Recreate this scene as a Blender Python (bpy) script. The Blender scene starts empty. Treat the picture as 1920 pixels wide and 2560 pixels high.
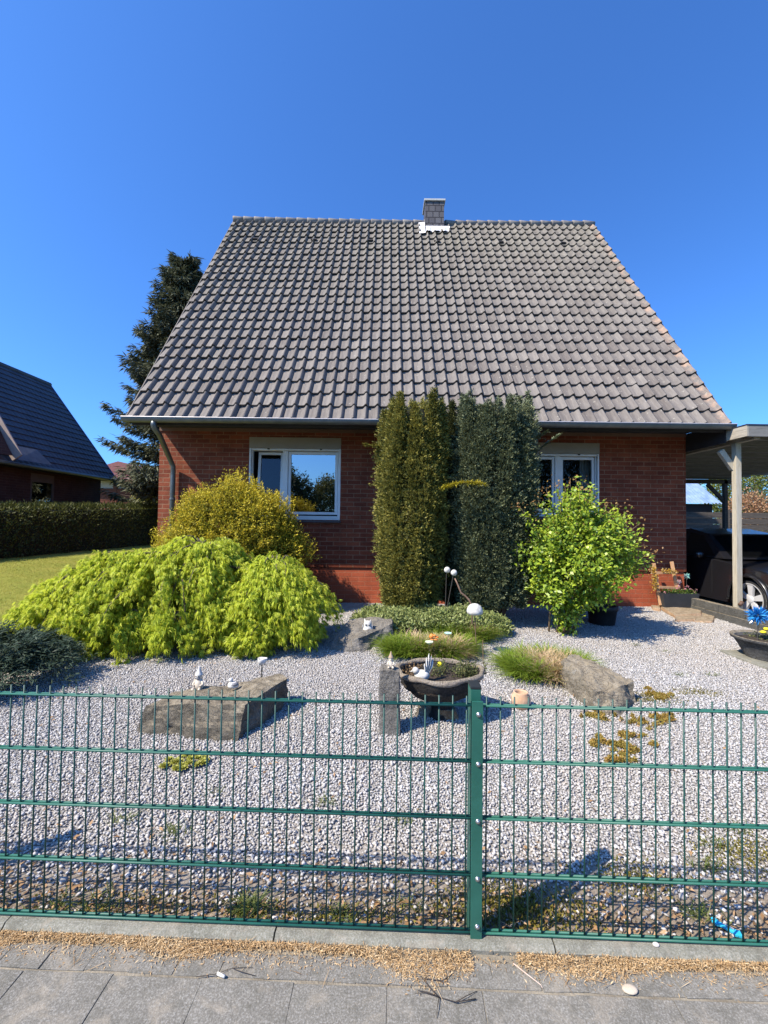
import bpy, bmesh, math, random
import numpy as np
from mathutils import Vector, Matrix
R = math.radians
sc = bpy.context.scene
COL = sc.collection
rng = np.random.default_rng(7)
random.seed(7)

# ------------------------------------------------------------------ camera, sky, sun, exposure
F, CX, CY = 1050.0, 960.0, 1280.0            # focal length and centre in photograph pixels (1920 x 2560)
CAM = Vector((0, 0, 1.53))
CR = Matrix.Rotation(R(90) + math.atan(27 / F), 3, 'X') @ Matrix.Rotation(0.0125, 3, 'Z')
cd = bpy.data.cameras.new('camera'); cam = bpy.data.objects.new('camera', cd); COL.objects.link(cam)
cam.matrix_world = Matrix.Translation(CAM) @ CR.to_4x4()
cd.sensor_fit = 'HORIZONTAL'; cd.sensor_width = 36; cd.lens = 36 * F / 1920; cd.clip_end = 2000; cd.clip_start = 0.02
sc.camera = cam
SUN = Vector((-0.76, -0.44, 1.0)).normalized()
SUN_EL = math.asin(SUN.z); SUN_ROT = math.atan2(SUN.x, SUN.y)
w = bpy.data.worlds.new('World'); sc.world = w; w.use_nodes = True
wn = w.node_tree.nodes; wl = w.node_tree.links; wn.clear()
sky = wn.new('ShaderNodeTexSky'); sky.sky_type = 'NISHITA'; sky.sun_disc = False
sky.sun_elevation = SUN_EL; sky.sun_rotation = SUN_ROT % (2 * math.pi)
sky.altitude = 0; sky.air_density = 1.0; sky.dust_density = 1.1; sky.ozone_density = 3.0
tint = wn.new('ShaderNodeMix'); tint.data_type = 'RGBA'; tint.blend_type = 'MULTIPLY'; tint.inputs[0].default_value = 1.0
tint.inputs[7].default_value = (0.56, 1.10, 1.84, 1); wl.new(sky.outputs[0], tint.inputs[6])      # a clear, deep blue spring sky
bg = wn.new('ShaderNodeBackground'); bg.inputs['Strength'].default_value = 0.095
wo = wn.new('ShaderNodeOutputWorld'); wl.new(tint.outputs[2], bg.inputs[0]); wl.new(bg.outputs[0], wo.inputs[0])
sd = bpy.data.lights.new('sun', 'SUN'); sd.energy = 5.0; sd.angle = R(0.5); sd.color = (1.0, 0.885, 0.72)
so = bpy.data.objects.new('sun', sd); COL.objects.link(so); so.rotation_euler = SUN.to_track_quat('Z', 'Y').to_euler()
so.location = (-6, -4, 12)
sc.view_settings.view_transform = 'Standard'; sc.view_settings.look = 'None'
sc.view_settings.exposure = 0.65; sc.view_settings.gamma = 1.0
sc.cycles.max_bounces = 6; sc.cycles.diffuse_bounces = 1; sc.cycles.transparent_max_bounces = 10
sc.cycles.use_denoising = True

# ------------------------------------------------------------------ helpers
def ray(px, py):
    return CR @ Vector(((px - CX) / F, -(py - CY) / F, -1.0))
def at(px, py, Y):                            # the point of that pixel at depth Y
    d = ray(px, py); return CAM + d * (Y / d.y)
def on(px, py, z=0.0):                        # the point of that pixel on the level z
    d = ray(px, py); return CAM + d * ((z - CAM.z) / d.z)

def sm(t):
    t = np.clip(t, 0, 1); return t * t * (3 - 2 * t)
def H(x, y):                                  # height of the ground
    x = np.asarray(x, float); y = np.asarray(y, float)
    h = 0.55 * sm((-x - 3.5) / 4.5) * sm((y - 4.2) / 5)
    h = h + 0.12 * np.exp(-((x - 0.6) / 1.4) ** 2 - ((y - 6.4) / 0.9) ** 2)
    return h
def Hf(x, y): return float(H(x, y))

def mat(name, base=(0.5, 0.5, 0.5), rough=0.7, metal=0.0, spec=0.4):
    m = bpy.data.materials.new(name); m.use_nodes = True
    p = m.node_tree.nodes['Principled BSDF']
    p.inputs['Base Color'].default_value = (*base, 1); p.inputs['Roughness'].default_value = rough
    p.inputs['Metallic'].default_value = metal; p.inputs['Specular IOR Level'].default_value = spec
    return m
class NT:                                     # small node-tree helper
    def __init__(s, m): s.m = m; s.t = m.node_tree; s.n = s.t.nodes; s.l = s.t.links; s.p = s.n['Principled BSDF']
    def new(s, typ, **kw):
        n = s.n.new(typ)
        for k, v in kw.items():
            setattr(n, k, v)
        return n
    def set(s, n, **kw):
        for k, v in kw.items(): n.inputs[k.replace('_', ' ')].default_value = v
        return n
    def link(s, a, b): s.l.new(a, b)
    def ramp(s, fac, stops):
        r = s.new('ShaderNodeValToRGB'); e = r.color_ramp.elements
        while len(e) > 2: e.remove(e[-1])
        for i, (p, c) in enumerate(stops):
            el = e[i] if i < 2 else e.new(p)
            el.position = p; el.color = (*c, 1) if len(c) == 3 else c
        s.link(fac, r.inputs[0]); return r.outputs[0]
    def noise(s, scale, detail=4, rough=0.55, vec=None, dist=0.0):
        n = s.new('ShaderNodeTexNoise'); s.set(n, Scale=scale, Detail=detail, Roughness=rough, Distortion=dist)
        if vec is None: vec = s.coord()
        s.link(vec, n.inputs['Vector']); return n.outputs['Fac']
    def coord(s, what='Object'):
        if not hasattr(s, 'tc'): s.tc = s.new('ShaderNodeTexCoord')
        return s.tc.outputs[what]
    def mix(s, fac, a, b, mode='MIX'):
        n = s.new('ShaderNodeMix', data_type='RGBA', blend_type=mode)
        if isinstance(fac, (int, float)): n.inputs[0].default_value = fac
        else: s.link(fac, n.inputs[0])
        for v, k in ((a, 6), (b, 7)):
            if isinstance(v, tuple): n.inputs[k].default_value = (*v, 1)
            else: s.link(v, n.inputs[k])
        return n.outputs[2]
    def math(s, op, a, b=None, clamp=False):
        n = s.new('ShaderNodeMath', operation=op, use_clamp=clamp)
        for v, k in ((a, 0), (b, 1)):
            if v is None: continue
            if isinstance(v, (int, float)): n.inputs[k].default_value = v
            else: s.link(v, n.inputs[k])
        return n.outputs[0]
    def bump(s, h, strength=0.3, dist=0.01):
        b = s.new('ShaderNodeBump'); s.set(b, Strength=strength, Distance=dist)
        s.link(h, b.inputs['Height']); s.link(b.outputs[0], s.p.inputs['Normal']); return b
    def color(s, c): s.link(c, s.p.inputs['Base Color'])
    def island(s):
        return s.new('ShaderNodeNewGeometry').outputs['Random Per Island']

def mottled(name, c1, c2, scale=8, rough=0.75, bump=0.2, bscale=40, metal=0.0, dist=0.01, spec=0.3):
    m = mat(name, c1, rough, metal, spec); t = NT(m)
    f = t.noise(scale, 6, 0.6)
    t.color(t.ramp(f, [(0.3, c1), (0.7, c2)]))
    if bump: t.bump(t.noise(bscale, 5, 0.6), bump, dist)
    return m
def leafmat(name, stops, trans=0.3, rough=0.55, nscale=2.0, spec=0.25, nw=0.45):
    m = mat(name, stops[0][1], rough, 0, spec); t = NT(m)
    f = t.math('ADD', t.math('MULTIPLY', t.island(), 1 - nw), t.math('MULTIPLY', t.noise(nscale, 3), nw))
    c = t.ramp(f, stops); t.color(c)
    tr = t.new('ShaderNodeBsdfTranslucent'); t.link(c, tr.inputs[0])
    mx = t.new('ShaderNodeMixShader'); mx.inputs[0].default_value = trans
    t.link(t.p.outputs[0], mx.inputs[1]); t.link(tr.outputs[0], mx.inputs[2])
    t.link(mx.outputs[0], t.n['Material Output'].inputs[0])
    return m

def tag(o, label, cat, group=None, kind=None):
    if label: o['label'] = label
    if cat: o['category'] = cat
    if group: o['group'] = group
    if kind: o['kind'] = kind
    return o
def structure(o): o['kind'] = 'structure'; return o
def thing(name, label, cat, loc=(0, 0, 0), group=None, rz=0.0):
    o = bpy.data.objects.new(name, None); COL.objects.link(o)
    o.location = loc; o.rotation_euler = (0, 0, rz); o.empty_display_size = 0.1
    return tag(o, label, cat, group)
def link(name, me, parent=None, m=None, smooth=False):
    o = bpy.data.objects.new(name, me); COL.objects.link(o)
    if m is not None: me.materials.append(m)
    if smooth: me.polygons.foreach_set('use_smooth', np.ones(len(me.polygons), bool))
    if parent is not None:
        o.parent = parent
        o.matrix_parent_inverse = wmat(parent).inverted()
    return o
def wmat(o):
    m = Matrix.LocRotScale(o.location, o.rotation_euler, o.scale)
    if o.parent is not None: m = wmat(o.parent) @ o.matrix_parent_inverse @ m
    return m

class MB:                                     # collects faces of one mesh (world coordinates)
    def __init__(s): s.v = []; s.f = []
    def add(s, vs, fs):
        b = len(s.v); s.v += [tuple(v) for v in vs]; s.f += [tuple(i + b for i in f) for f in fs]; return s
    def box(s, x0, x1, y0, y1, z0, z1):
        return s.add([(x0, y0, z0), (x1, y0, z0), (x1, y1, z0), (x0, y1, z0), (x0, y0, z1), (x1, y0, z1), (x1, y1, z1), (x0, y1, z1)],
                     [(0, 3, 2, 1), (4, 5, 6, 7), (0, 1, 5, 4), (1, 2, 6, 5), (2, 3, 7, 6), (3, 0, 4, 7)])
    def obox(s, c, ax, ay, az):               # oriented box: centre and three half-axes
        c = Vector(c); ax, ay, az = Vector(ax), Vector(ay), Vector(az)
        vs = [c + i * ax + j * ay + k * az for k in (-1, 1) for i, j in ((-1, -1), (1, -1), (1, 1), (-1, 1))]
        return s.add(vs, [(0, 3, 2, 1), (4, 5, 6, 7), (0, 1, 5, 4), (1, 2, 6, 5), (2, 3, 7, 6), (3, 0, 4, 7)])
    def tube(s, pts, rad, n=8, cap=True, flat=1.0):
        pts = [Vector(p) for p in pts]; N = len(pts)
        rad = [rad] * N if isinstance(rad, (int, float)) else list(rad)
        b = len(s.v); up = None
        for i, p in enumerate(pts):
            d = (pts[min(i + 1, N - 1)] - pts[max(i - 1, 0)]).normalized()
            if up is None:
                up = Vector((0, 0, 1)) if abs(d.z) < 0.9 else Vector((1, 0, 0))
            u = (up - d * up.dot(d)).normalized(); up = u; v = d.cross(u)
            for k in range(n):
                a = 2 * math.pi * k / n
                s.v.append(tuple(p + (u * math.cos(a) * flat + v * math.sin(a)) * rad[i]))
        for i in range(N - 1):
            for k in range(n):
                s.f.append((b + i * n + k, b + i * n + (k + 1) % n, b + (i + 1) * n + (k + 1) % n, b + (i + 1) * n + k))
        if cap:
            s.f.append(tuple(b + k for k in range(n))[::-1]); s.f.append(tuple(b + (N - 1) * n + k for k in range(n)))
        return s
    def lathe(s, c, prof, n=20, sx=1.0, sy=1.0, wob=None):  # prof: (radius, z)
        b = len(s.v); c = Vector(c)
        for i, (r, z) in enumerate(prof):
            for k in range(n):
                a = 2 * math.pi * k / n; q = 1 + (wob(a, z) if wob else 0)
                s.v.append((c.x + r * q * sx * math.cos(a), c.y + r * q * sy * math.sin(a), c.z + z))
        for i in range(len(prof) - 1):
            for k in range(n):
                s.f.append((b + i * n + k, b + i * n + (k + 1) % n, b + (i + 1) * n + (k + 1) % n, b + (i + 1) * n + k))
        s.f.append(tuple(b + k for k in range(n))[::-1]); s.f.append(tuple(b + (len(prof) - 1) * n + k for k in range(n)))
        return s
    def ball(s, c, r, n=12, m=8, sx=1, sy=1, sz=1):
        return s.lathe(c, [(max(r * math.sin(math.pi * i / m), r * 0.02), -r * sz * math.cos(math.pi * i / m)) for i in range(m + 1)], n, sx, sy)
    def quad(s, a, b, c, d): return s.add([a, b, c, d], [(0, 1, 2, 3)])
    def prism(s, poly, y0, y1):               # polygon in x,z pushed along y
        n = len(poly)
        return s.add([(x, y0, z) for x, z in poly] + [(x, y1, z) for x, z in poly],
                     [tuple(range(n)), tuple(range(2 * n - 1, n - 1, -1))] + [(i, i + n, (i + 1) % n + n, (i + 1) % n) for i in range(n)])
    def prismx(s, poly, x0, x1):              # polygon in y,z pushed along x
        n = len(poly)
        return s.add([(x0, y, z) for y, z in poly] + [(x1, y, z) for y, z in poly],
                     [tuple(range(n - 1, -1, -1)), tuple(range(n, 2 * n))] + [(i, (i + 1) % n, (i + 1) % n + n, i + n) for i in range(n)])
    def build(s, name, m, parent=None, smooth=False, bevel=0.0):
        me = bpy.data.meshes.new(name); me.from_pydata(s.v, [], s.f)
        bm = bmesh.new(); bm.from_mesh(me); bmesh.ops.recalc_face_normals(bm, faces=bm.faces)
        if bevel:
            bmesh.ops.bevel(bm, geom=[e for e in bm.edges if len(e.link_faces) == 2 and e.calc_face_angle(0) > 0.6],
                            offset=bevel, segments=2, affect='EDGES', profile=0.7)
        bm.to_mesh(me); bm.free()
        return link(name, me, parent, m, smooth)

def npmesh(name, V, Fq, m, parent=None, smooth=False):  # big meshes straight from numpy, all faces with the same corner count
    V = np.ascontiguousarray(V, np.float32); Fq = np.ascontiguousarray(Fq, np.int32)
    me = bpy.data.meshes.new(name); k = Fq.shape[1]
    me.vertices.add(len(V)); me.vertices.foreach_set('co', V.ravel())
    me.loops.add(Fq.size); me.loops.foreach_set('vertex_index', Fq.ravel())
    me.polygons.add(len(Fq)); me.polygons.foreach_set('loop_start', np.arange(0, Fq.size, k, dtype=np.int32))
    me.update(calc_edges=True)
    return link(name, me, parent, m, smooth)

def unit(v): return v / (np.linalg.norm(v, axis=-1, keepdims=True) + 1e-9)
def rvec(n, g=None): return unit((g or rng).normal(size=(n, 3)))
SUNV = np.array(SUN)
class Leaves:                                 # many small leaf faces
    def __init__(s): s.V = []; s.n = 0
    def add(s, P, D, N, L, W, fold=0.25):     # base point, direction, face normal, length, width
        n = len(P); D = unit(D); S = unit(np.cross(D, N)); N = unit(np.cross(S, D))
        L = np.broadcast_to(L, (n,))[:, None]; W = np.broadcast_to(W, (n,))[:, None]
        a = P; c = P + D * L
        mid = P + D * L * 0.45
        b = mid + S * W * 0.5 + N * W * fold; d = mid - S * W * 0.5 + N * W * fold
        s.V.append(np.stack([a, b, c, d], 1).reshape(-1, 3)); s.n += n
    def build(s, name, m, parent=None):
        V = np.concatenate(s.V); return npmesh(name, V, np.arange(len(V)).reshape(-1, 4), m, parent)
def blades(P, D, L, W, bend=0.6, segs=4, g=rng):   # grass blades as bent tapering strips -> V, F
    n = len(P); D = unit(D); out = unit(np.stack([D[:, 0], D[:, 1], np.zeros(n)], 1) + 1e-4)
    S = unit(np.cross(D, np.array([0, 0, 1.0])) + 1e-5)
    V = []
    for i in range(segs + 1):
        t = i / segs
        c = P + D * (L * t)[:, None] + (out * (bend * L * t * t * 0.6)[:, None]) - np.array([0, 0, 1.0]) * (bend * L * t * t * 0.45)[:, None]
        wd = (W * (1 - t) ** 0.7 + 0.0004)[:, None]
        V += [c - S * wd, c + S * wd]
    V = np.stack(V, 1); k = 2 * (segs + 1); base = (np.arange(n) * k)[:, None, None]
    q = np.array([[2 * i, 2 * i + 1, 2 * i + 3, 2 * i + 2] for i in range(segs)])[None]
    return V.reshape(-1, 3), (base + q).reshape(-1, 4)

def rock(name, label, cat, outline_lo, outline_hi, m, seed, sub=4, rough=0.05, parent=None, group=None):
    """A stone: two rings of corner points (bottom and top), subdivided and roughened."""
    g = random.Random(seed)
    bm = bmesh.new()
    lo = [bm.verts.new(p) for p in outline_lo]; hi = [bm.verts.new(p) for p in outline_hi]; n = len(lo)
    bm.faces.new(lo[::-1]); bm.faces.new(hi)
    for i in range(n): bm.faces.new((lo[i], lo[(i + 1) % n], hi[(i + 1) % n], hi[i]))
    bmesh.ops.triangulate(bm, faces=bm.faces)
    for _ in range(sub):
        bmesh.ops.subdivide_edges(bm, edges=bm.edges[:], cuts=1, use_grid_fill=True)
        if _ == 0: bmesh.ops.smooth_vert(bm, verts=bm.verts, factor=0.18, use_axis_x=True, use_axis_y=True, use_axis_z=True)
    from mathutils import noise as mn
    bm.normal_update()
    for v in bm.verts:
        p = v.co * 4 + Vector((seed * 3.1, seed, 0))
        d = mn.fractal(p, 1.0, 2.1, 5) * rough + (mn.ridged_multi_fractal(p * 0.8, 1.0, 2.0, 4, 1.0, 2.0) - 1.0) * rough * 0.45
        d += mn.fractal(p * 3.7, 0.8, 2.2, 4) * rough * 0.30
        v.co += v.normal * d
    me = bpy.data.meshes.new(name); bm.to_mesh(me); bm.free()
    o = link(name, me, parent, m)
    if label: tag(o, label, cat, group)
    return o

def copy_thing(o, parent=None):
    c = o.copy(); COL.objects.link(c); c.parent = parent
    if parent is not None: c.matrix_parent_inverse = o.matrix_parent_inverse.copy()
    for ch in list(o.children): copy_thing(ch, c)
    return c
def gp(px, py):                               # ground point under a pixel
    z = 0.0
    for _ in range(12):
        p = on(px, py, z); z = 0.5 * z + 0.5 * Hf(p.x, p.y)
    return Vector((p.x, p.y, Hf(p.x, p.y)))

# ------------------------------------------------------------------ ground
def m_gravel():
    m = mat('gravel_stone', (0.5, 0.48, 0.46), 0.85, 0, 0.25); t = NT(m)
    c = t.ramp(t.island(), [(0.0, (0.14, 0.135, 0.132)), (0.12, (0.27, 0.26, 0.25)), (0.34, (0.37, 0.36, 0.35)), (0.62, (0.455, 0.442, 0.43)),
                            (0.84, (0.53, 0.512, 0.495)), (0.92, (0.43, 0.355, 0.295)), (0.95, (0.70, 0.68, 0.655))])
    f = t.noise(90, 3)
    c = t.mix(0.28, c, t.ramp(f, [(0.3, (0.25, 0.25, 0.25)), (0.75, (0.9, 0.88, 0.86))]))
    big = t.noise(0.9, 5)
    c = t.mix(t.ramp(big, [(.38, (0, 0, 0)), (.68, (.75, .75, .75))]), c, t.mix(0.65, c, (0.42, 0.37, 0.31)))
    t.color(c); return m
M_GRAVEL = m_gravel()
def m_bed():
    m = mat('gravel_bed_dust', (0.3, 0.29, 0.28), 0.95, 0, 0.1); t = NT(m)
    f = t.noise(60, 5, 0.7); c = t.ramp(f, [(0.3, (0.20, 0.185, 0.17)), (0.5, (0.34, 0.32, 0.295)), (0.72, (0.5, 0.47, 0.44))])
    sx = t.new('ShaderNodeSeparateXYZ'); t.link(t.coord(), sx.inputs[0])
    near = t.new('ShaderNodeMapRange'); t.link(sx.outputs[1], near.inputs[0])
    near.inputs[1].default_value = 1.7; near.inputs[2].default_value = 2.1; near.inputs[3].default_value = 1; near.inputs[4].default_value = 0
    soil = t.ramp(t.noise(45, 6, 0.7), [(0.3, (0.10, 0.078, 0.055)), (0.5, (0.24, 0.195, 0.145)), (0.7, (0.40, 0.34, 0.27))])
    t.color(t.mix(near.outputs[0], c, soil)); t.bump(f, 0.6, 0.02); return m
def grid(name, x0, x1, y0, y1, step, m, dz=0.0, keep=None):
    nx = int(round((x1 - x0) / step)) + 1; ny = int(round((y1 - y0) / step)) + 1
    X, Y = np.meshgrid(np.linspace(x0, x1, nx), np.linspace(y0, y1, ny))
    V = np.stack([X, Y, H(X, Y) + dz], -1).reshape(-1, 3)
    i = (np.arange(ny - 1)[:, None] * nx + np.arange(nx - 1)[None]).reshape(-1)
    Fq = np.stack([i, i + 1, i + nx + 1, i + nx], 1)
    if keep is not None:
        c = V[Fq].mean(1); Fq = Fq[keep(c[:, 0], c[:, 1])]
    return structure(npmesh(name, V, Fq, m, smooth=True))
def lawn_edge(x): return 5.75 + 0.25 * np.sin(np.asarray(x) * 1.3) + 0.35 * np.clip(x + 4.2, 0, 9) * 2.2
grid('gravel_bed', -9, 5.62, 1.5, 9.0, 0.12, m_bed(), 0.0, lambda x, y: ~((x < -3.3) & (y > lawn_edge(x) + 0.15)))
# loose stones, one mass nobody could count
def stones():
    g = np.random.default_rng(3); sp = 0.0148
    xs, ys = np.meshgrid(np.arange(-7.5, 5.6, sp), np.arange(1.60, 8.0, sp))
    x = xs.ravel() + g.uniform(-.5, .5, xs.size) * sp; y = ys.ravel() + g.uniform(-.5, .5, xs.size) * sp
    k = (x > -1.02 * y - 0.45) & (x < 1.02 * y + 0.45) & ~((x < -3.2) & (y > lawn_edge(x) - 0.05))
    dens = np.interp(y, [1.56, 1.72, 1.88, 2.06], [0.14, 0.28, 0.62, 1.0])
    k &= g.random(x.size) < dens
    x, y = x[k], y[k]; n = len(x)
    base = unit(np.array([[1, 0, 0], [-1, 0, 0], [0, 1, 0], [0, -1, 0], [0, 0, 1], [0, 0, -1.]]))
    tri = np.array([[0, 2, 4], [2, 1, 4], [1, 3, 4], [3, 0, 4], [2, 0, 5], [1, 2, 5], [3, 1, 5], [0, 3, 5]])
    r = sp * g.uniform(0.40, 0.78, n) * np.where(g.random(n) < 0.05, 1.45, 1)
    V = base[None] * (1 + g.uniform(-.35, .3, (n, 6, 1))) * r[:, None, None] * g.uniform([.8, .8, .45], [1.45, 1.1, .75], (n, 3))[:, None, :]
    q = rvec(n, g); an = g.uniform(0, 2 * np.pi, n); ti = g.normal(0, .45, (n, 2))
    def rot(V, a, i, j):
        c, s = np.cos(a)[:, None], np.sin(a)[:, None]; o = V.copy()
        o[..., i] = V[..., i] * c - V[..., j] * s; o[..., j] = V[..., i] * s + V[..., j] * c; return o
    V = rot(rot(rot(V, ti[:, 0], 1, 2), ti[:, 1], 0, 2), an, 0, 1)
    V += np.stack([x, y, H(x, y) + r * 0.35 + g.uniform(0, .006, n)], 1)[:, None, :]
    Ff = (np.arange(n) * 6)[:, None, None] + tri[None]
    o = npmesh('gravel', V.reshape(-1, 3), Ff.reshape(-1, 3), M_GRAVEL)
    tag(o, 'light grey crushed gravel spread over the front garden', 'gravel', kind='stuff')
stones()

def m_lawn():
    m = mat('lawn_grass', (0.1, 0.14, 0.02), 0.9, 0, 0.1); t = NT(m)
    f = t.noise(2.2, 5, 0.65); f2 = t.noise(60, 4, 0.7)
    c = t.ramp(f, [(0.3, (0.20, 0.25, 0.035)), (0.55, (0.31, 0.31, 0.055)), (0.75, (0.40, 0.34, 0.08))])
    t.color(t.mix(0.4, c, t.ramp(f2, [(0.3, (0.12, 0.15, 0.02)), (0.7, (0.45, 0.42, 0.11))]))); t.bump(f2, 0.9, 0.03); return m
M_LAWN = m_lawn()
grid('lawn', -22, -3.3, 5.0, 40, 0.25, M_LAWN, 0.015, lambda x, y: y > lawn_edge(x))
def m_field():
    m = mat('far_grass', (0.07, 0.1, 0.02), 0.95, 0, 0.1); t = NT(m)
    t.color(t.ramp(t.noise(0.3, 6, 0.6), [(0.3, (0.05, 0.075, 0.015)), (0.7, (0.13, 0.14, 0.035))])); return m
structure(MB().quad((-600, -600, -0.12), (600, -600, -0.12), (600, 600, -0.12), (-600, 600, -0.12)).build('ground', m_field()))
def lawn_blades():
    g = np.random.default_rng(5); n = 60000
    x = g.uniform(-9, -3.4, n); y = g.uniform(5.4, 10.5, n); k = (y > lawn_edge(x) - 0.03) & (x > -1.05 * y); x, y = x[k], y[k]; n = len(x)
    P = np.stack([x, y, H(x, y) + 0.01], 1); D = rvec(n, g) * 0.5 + np.array([0, 0, 1.0])
    V, Fq = blades(P, D, g.uniform(.02, .045, n), np.full(n, .0022), 0.7, 2, g)
    o = npmesh('lawn_grass', V, Fq, leafmat('lawn_blade', [(0.2, (0.2, 0.25, 0.03)), (0.6, (0.38, 0.36, 0.07)), (0.9, (0.52, 0.43, 0.13))], 0.3))
    tag(o, 'short yellowish green lawn grass before the hedge', 'grass', kind='stuff')
lawn_blades()

# pavement, kerb
def m_conc(name, a, b, c3, sc1=3):
    m = mat(name, a, 0.9, 0, 0.2); t = NT(m)
    f = t.noise(sc1, 7, 0.7); f2 = t.noise(170, 4, 0.75); f3 = t.noise(22, 5, 0.7)
    c = t.ramp(f, [(0.25, a), (0.55, b), (0.78, c3)])
    c = t.mix(0.42, c, t.ramp(f2, [(0.32, tuple(v * .42 for v in a)), (0.5, b), (0.68, (0.56, 0.55, 0.52))]))
    c = t.mix(t.ramp(f3, [(.5, (0, 0, 0)), (.62, (.45, .45, .45))]), c, (0.12, 0.115, 0.095))
    c = t.mix(t.ramp(t.noise(5.5, 6, .7, None, 1.2), [(.52, (0, 0, 0)), (.66, (.55, .55, .55))]), c, (0.36, 0.315, 0.25))
    v = t.new('ShaderNodeTexVoronoi'); t.set(v, Scale=60.0); t.link(t.coord(), v.inputs['Vector'])
    t.color(c); t.bump(t.math('ADD', f2, f3), 0.5, 0.006); return m
M_SLAB = m_conc('pavement_concrete', (0.135, 0.128, 0.11), (0.205, 0.194, 0.168), (0.31, 0.293, 0.256))
M_KERB = m_conc('kerb_concrete', (0.13, 0.13, 0.105), (0.24, 0.235, 0.19), (0.38, 0.37, 0.31), 7)
M_SAND = mottled('joint_sand', (0.36, 0.32, 0.25), (0.18, 0.155, 0.115), 9, 0.95, 0.8, 130, dist=0.006)
FY = lambda x: 1.552 - 0.03 * x               # line of the fence across the front
fa = math.atan(-0.03); fd = Vector((math.cos(fa), math.sin(fa), 0)); fn = Vector((-fd.y, fd.x, 0))
def FP(s, back, z): p = Vector((0, 1.552, 0)) + fd * s + fn * back; return (p.x, p.y, z)
PZ = 0.04
structure(MB().add([FP(-5, -2.4, PZ - .0035), FP(5, -2.4, PZ - .0035), FP(5, -.02, PZ - .0035), FP(-5, -.02, PZ - .0035)], [(0, 1, 2, 3)]).build('joint_sand', M_SAND))
pv = MB(); g0 = random.Random(4)
def slab(mb, s0, s1, b0, b1, g):
    e = 0.0012; a = [g.uniform(-.003, .003) for _ in range(8)]; z = PZ + g.uniform(-.001, .001)
    c = [(s0 + e + a[0], b0 + e + a[1]), (s1 - e + a[2], b0 + e + a[3]), (s1 - e + a[4], b1 - e + a[5]), (s0 + e + a[6], b1 - e + a[7])]
    mb.add([FP(u, v, PZ - .05) for u, v in c] + [FP(u, v, z) for u, v in c], [(4, 5, 6, 7), (0, 1, 5, 4), (1, 2, 6, 5), (2, 3, 7, 6), (3, 0, 4, 7)])
for i in range(-8, 9):
    for j in range(6):
        slab(pv, i * .30 - .265 + (.15 if j % 2 else 0), i * .30 + .035 + (.15 if j % 2 else 0), -.162 - (j + 1) * .30, -.162 - j * .30, g0)
    slab(pv, i * .30 - .22, i * .30 - .07, -.155, -.075, g0); slab(pv, i * .30 - .07, i * .30 + .08, -.155, -.075, g0)
structure(pv.build('pavement', M_SLAB, None, False, 0.002))
structure(MB().quad((-60, -9, -.09), (60, -9, -.09), (60, -.9, -.09), (-60, -.9, -.09)).build('road', mottled('asphalt', (.045, .045, .048), (.07, .07, .072), 20, .9, .5, 120)))
structure(MB().quad((-60, -.95, .0), (60, -.95, .0), (60, -.8, .0), (-60, -.8, .0)).build('kerb_edge', M_KERB))
kb = MB(); s = -4.31
while s < 4:
    a = g0.uniform(-.002, .002); L = 0.985
    p = [FP(s + .003, -.045 + a, 0), FP(s + L - .003, -.045 + a, 0), FP(s + L - .003, .012, 0), FP(s + .003, .012, 0)]
    zt = .064 + g0.uniform(-.002, .002)
    pf = [FP(s + .003, -.03 + a, 0), FP(s + L - .003, -.03 + a, 0)]
    kb.add([(q[0], q[1], -.1) for q in p] + [(p[0][0], p[0][1], zt - .014), (p[1][0], p[1][1], zt - .014), (pf[0][0], pf[0][1], zt), (pf[1][0], pf[1][1], zt), (p[2][0], p[2][1], zt), (p[3][0], p[3][1], zt)],
           [(0, 1, 5, 4), (4, 5, 7, 6), (6, 7, 8, 9), (3, 0, 4, 6, 9), (1, 2, 8, 7, 5), (2, 3, 9, 8)])
    s += L
structure(kb.build('kerb', M_KERB))
structure(MB().quad((5.63, 4.4, .006), (16, 4.4, .006), (16, 17, .006), (5.63, 17, .006)).build('driveway', mottled('driveway_paving', (.16, .155, .15), (.24, .23, .22), 6, .9, .3, 80)))

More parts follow.
